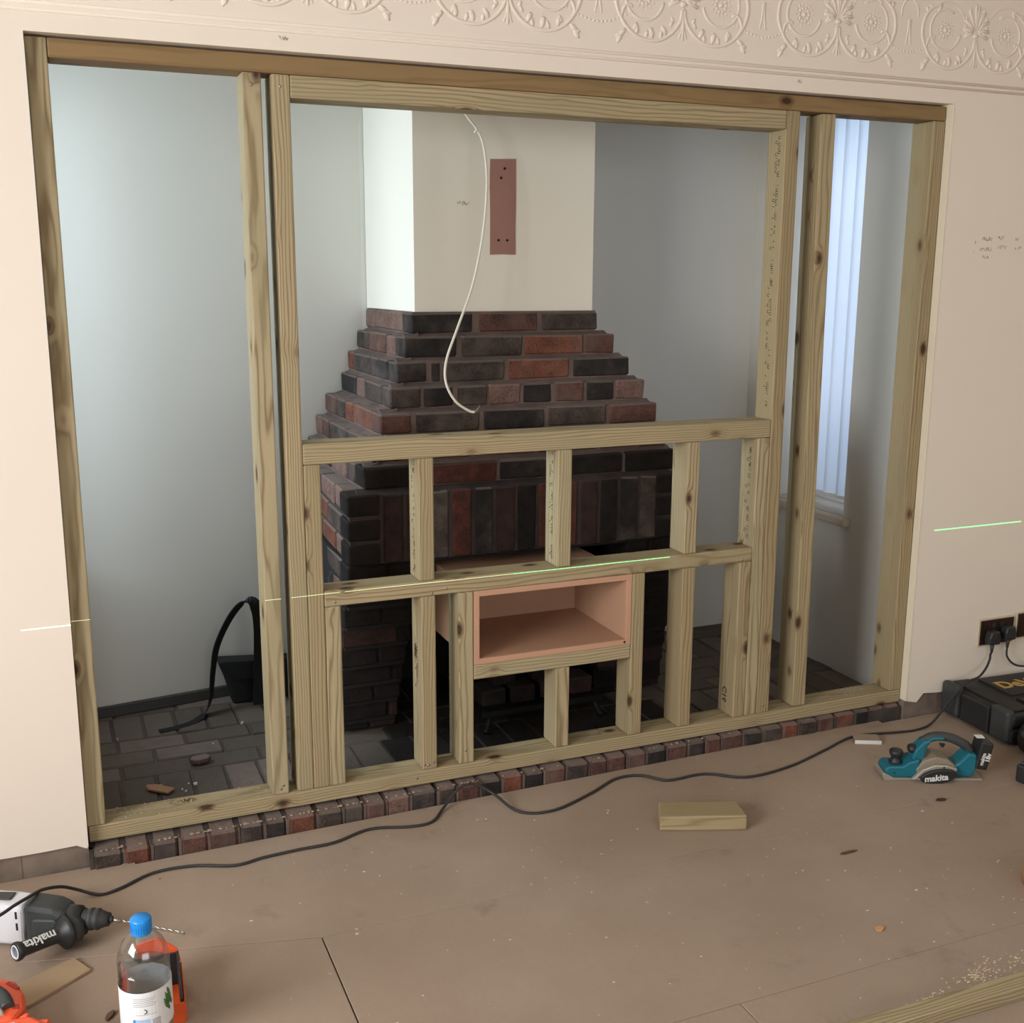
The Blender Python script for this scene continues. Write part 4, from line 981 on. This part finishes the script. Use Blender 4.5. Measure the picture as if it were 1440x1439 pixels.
b.build('label_picture', GREEN, lab)

ob = thing('orange_carton', 'open orange carton with a black lining behind the water bottle', 'carton', (.082, -.757, FZ), (0, 0, -.05))
def cpan(name, m, *a, **k): b = MB(); b.box(*a, .0015, **k); return b.build(name, m, ob)
cpan('base', ORANGE2, -.065, .065, -.045, .10, 0, .004)
cpan('side_wall', ORANGE2, -.067, -.063, -.045, .10, .0, .055); cpan('side_wall', ORANGE2, .063, .067, -.045, .10, .0, .055); cpan('side_wall', ORANGE2, -.065, .065, -.047, -.043, 0, .05); cpan('side_wall', ORANGE2, -.065, .065, .098, .102, 0, .055)
b = MB(); b.box(-.06, .06, .092, .096, .004, .085, .001); b.prism([(-.042, .004), (.093, .004), (.093, .088), (-.042, .058)], 'x', .056, .0615); b.prism([(-.042, .004), (.093, .004), (.093, .088), (.02, .088), (-.042, .045)], 'x', -.0675, -.061); b.build('black_lining', BLACK, ob)
b = MB(); b.prism([(-.02, .055), (.066, .055), (.060, .088), (.02, .125), (-.03, .115)], 'y', .102, .106, .001); b.build('raised_flap', ORANGE, ob)
b = MB(); b.prism([(-.015, .0), (.02, -.004), (.028, .02), (-.01, .03)], 'y', -.0485, -.047); b.build('paper_label', PAPER, ob)

ng = thing('orange_nail_gun', 'orange and black nail gun cut off by the bottom left corner', 'power tool', (-.25, -.70, FZ + .009))
b = MB(); b.prism([(-.20, .105), (.02, .088), (.058, .060), (.076, .005), (.078, -.045), (.055, -.085), (-.20, -.062)], 'z', 0, .078, .014, 3); b.build('body', ORANGE, ng)
b = MB(); b.prism([(-.20, -.072), (.05, -.070), (.092, -.078), (.112, -.105), (.135, -.128), (.165, -.20), (.16, -.24), (-.20, -.24)], 'z', 0, .074, .010, 2); b.build('front_housing', ORANGE, ng)
b = MB(); b.prism([(.078, -.06), (.088, -.066), (.082, -.078), (.06, -.074)], 'z', 0, .072, .004, 1); b.prism([(.10, -.088), (.125, -.094), (.122, -.112), (.10, -.108)], 'z', 0, .068, .004, 1); b.build('clip', ORANGE, ng)
b = MB(); b.tube(smooth_pts([(-.16, .055, .080), (-.08, .052, .088), (-.01, .036, .090), (.030, -.004, .086), (.044, -.045, .078)], 4), .015, 10); b.build('grip', DKGREY, ng)
b = MB(); b.tube(smooth_pts([(-.16, .012, .078), (-.06, .010, .084), (-.005, -.006, .086), (.022, -.040, .080), (.030, -.066, .074)], 4), .0095, 8); b.build('hose', plain('clear_grey', srgb(190, 176, 168), .3), ng)
b = MB(); m = Matrix.Translation((.052, .036, 0)) @ Matrix.Rotation(-.95, 4, 'Z'); b.box(-.020, .018, -.005, .005, .074, .0795, .001, mat=m); b.box(.052, .066, -.052, -.036, .066, .0785, .001); b.build('vent_slot', plain('dark_orange', srgb(160, 46, 28), .6), ng)
b = MB(); b.prism([(-.01, -.150), (.045, -.140), (.058, -.092), (.010, -.085), (-.008, -.11)], 'z', .0735, .0745); lb = b.build('rating_label', plain('lilac_label', srgb(206, 196, 214), .5), ng)
b = MB(); b.prism([(.004, -.118), (.012, -.118), (.022, -.094), (.014, -.092)], 'z', .0745, .0752); b.build('label_print', plain('violet_ink', srgb(96, 84, 130), .6), lb)

def board(name, label, cat, poly, z0, z1, mat_):
    cx = sum(p[0] for p in poly) / len(poly); cy = sum(p[1] for p in poly) / len(poly)
    b = MB(); b.prism([(x - cx, y - cy) for x, y in poly], 'z', 0, z1 - z0, .001); return tag(b.build(name, mat_, None, (cx, cy, z0)), label, cat)
board('hardboard_offcut', 'thin hardboard offcut lying under the side handle of the drill', 'board', [(-.075, -.473), (-.040, -.538), (-.170, -.625), (-.32, -.70), (-.345, -.62), (-.20, -.535)][::-1], FZ, FZ + .008, make_mdf('hardboard_pale', srgb(176, 152, 122), srgb(160, 136, 108)))
# short timber offcut
b = MB(); b.box(-.0235, .0235, -.0475, .0475, -.130, .130, .0045, 2)
me = b.mesh('timber_offcut')
for v in me.vertices:
    if v.co.z > .12: v.co.z += -.012 - .25 * v.co.y * .4
    if v.co.z < -.12: v.co.z += .10 * v.co.y
o = obj('timber_offcut', me, T_STUD, None, (1.672, -.452, FZ + .0235), None)
o.rotation_mode = 'XYZ'; o.matrix_world = Matrix.Translation((1.675, -.448, FZ + .0238)) @ Matrix.Rotation(math.radians(-20.5), 4, 'Z') @ Matrix.Rotation(PI / 2, 4, 'Y')
tag(o, 'short block of treated pine lying alone on the floor', 'timber')
# long batten at bottom right
b = MB(); b.box(-.0175, .0175, -.0225, .0225, -.9, .9, .002, 1)
o = obj('timber_batten', b.mesh('timber_batten'), T_STUD); o.matrix_world = Matrix.Translation((2.32, -1.425, FZ + .0178)) @ Matrix.Rotation(-.02, 4, 'Z') @ Matrix.Rotation(PI / 2, 4, 'Y')
tag(o, 'long thin batten crossing the bottom right corner of the floor', 'timber')
# little white angled offcut by the cord
o = thing('plastic_offcut', 'small white-edged card scrap beside the cord near the planer', 'scrap', (2.525, -.165, FZ), (0, 0, -.45))
b = MB(); b.box(-.045, .045, -.002, .055, .010, .013, .0005); b.build('card', FLOORM, o)
b = MB(); b.box(-.046, .046, -.006, -.001, .0, .013, .001); b.build('white_edge', WHITE, o)
# battery / orange object clipped by the right edge
o = thing('orange_tape_roll', 'orange-brown roll clipped by the right edge of the floor', 'tape', (2.335, -1.085, FZ))
b = MB(); b.lathe([(.022, 0), (.045, 0), (.045, .04), (.022, .04), (.022, 0)], 24, cap=False); b.build('tape', plain('tan_tape', srgb(170, 116, 62), .6), o)
b = MB(); b.lathe([(.019, .001), (.022, .001), (.022, .039), (.019, .039), (.019, .001)], 24, cap=False); b.build('core', plain('card_core', srgb(150, 130, 105), .8), o)
b = MB(); b.prism([(-.03, .0), (.06, -.02), (.07, .015), (0, .012)], 'z', 0, .006, .001)
tag(b.build('black_offcut', BLACK, None, (2.435, -1.0, FZ + .001)), 'pointed black plastic sliver at the right edge', 'scrap')

# chips and shavings scattered over the boards
CHIPW = plain('chip_wood', srgb(196, 150, 104), .8)
chip('wood_chip', 'orange-brown wood chip alone on the lower right of the floor', 'wood chip', (1.79, -1.092, FZ + .0005), (.032, .022, .004), CHIPW, .4)
chip('wood_chip', 'tan wood chip near the bottom edge, centre of the floor', 'wood chip', (.99, -1.30, FZ + .0005), (.022, .014, .004), CHIPW, 1.2)
chip('leaf_scrap', 'dry brown leaf-like scrap between the batten and the pine block', 'scrap', (1.965, -.755, FZ + .0005), (.075, .012, .003), plain('dry_brown', srgb(96, 66, 46), .8), .0)
chip('leaf_scrap', 'dark brown flake on the floor in front of the planer', 'scrap', (2.445, -.60, FZ + .0005), (.036, .016, .005), plain('dark_flake', srgb(60, 46, 36), .8), -.2)
chip('leaf_scrap', 'curled brown flake left of the water bottle', 'scrap', (-.008, -.725, FZ + .0005), (.018, .040, .006), plain('curl_brown', srgb(110, 76, 58), .8), -.6)
b = MB(); rr = random.Random(21)
for k in range(520):
    c = rr.choice(((1.72, -1.365, .03, .012), (1.86, -1.33, .03, .012), (2.0, -1.32, .06, .02), (1.3, -.8, 1.2, .3), (1.3, -.8, 1.4, .4), (2.2, -1.0, .4, .2), (.9, -.35, .9, .12)))
    x = rr.gauss(c[0], c[2]); y = rr.gauss(c[1], c[3]); s = rr.uniform(.0009, .0028)
    if y > -.12 or y < -1.38 or x < -.25 or x > 2.9: continue
    if (2.3 < x < 2.8 and y > -.62) or (1.5 < x < 1.86 and y > -.6) or (x < .3 and y < -.28): continue
    b.box(x, x + s * rr.uniform(1, 3), y, y + s, FZ, FZ + s * .6, jit=s * .3)
tag(b.build('shavings', plain('pale_shavings', srgb(226, 204, 176), .9)), 'pale shavings and crumbs sprinkled over the floor boards', 'shavings', kind='stuff')
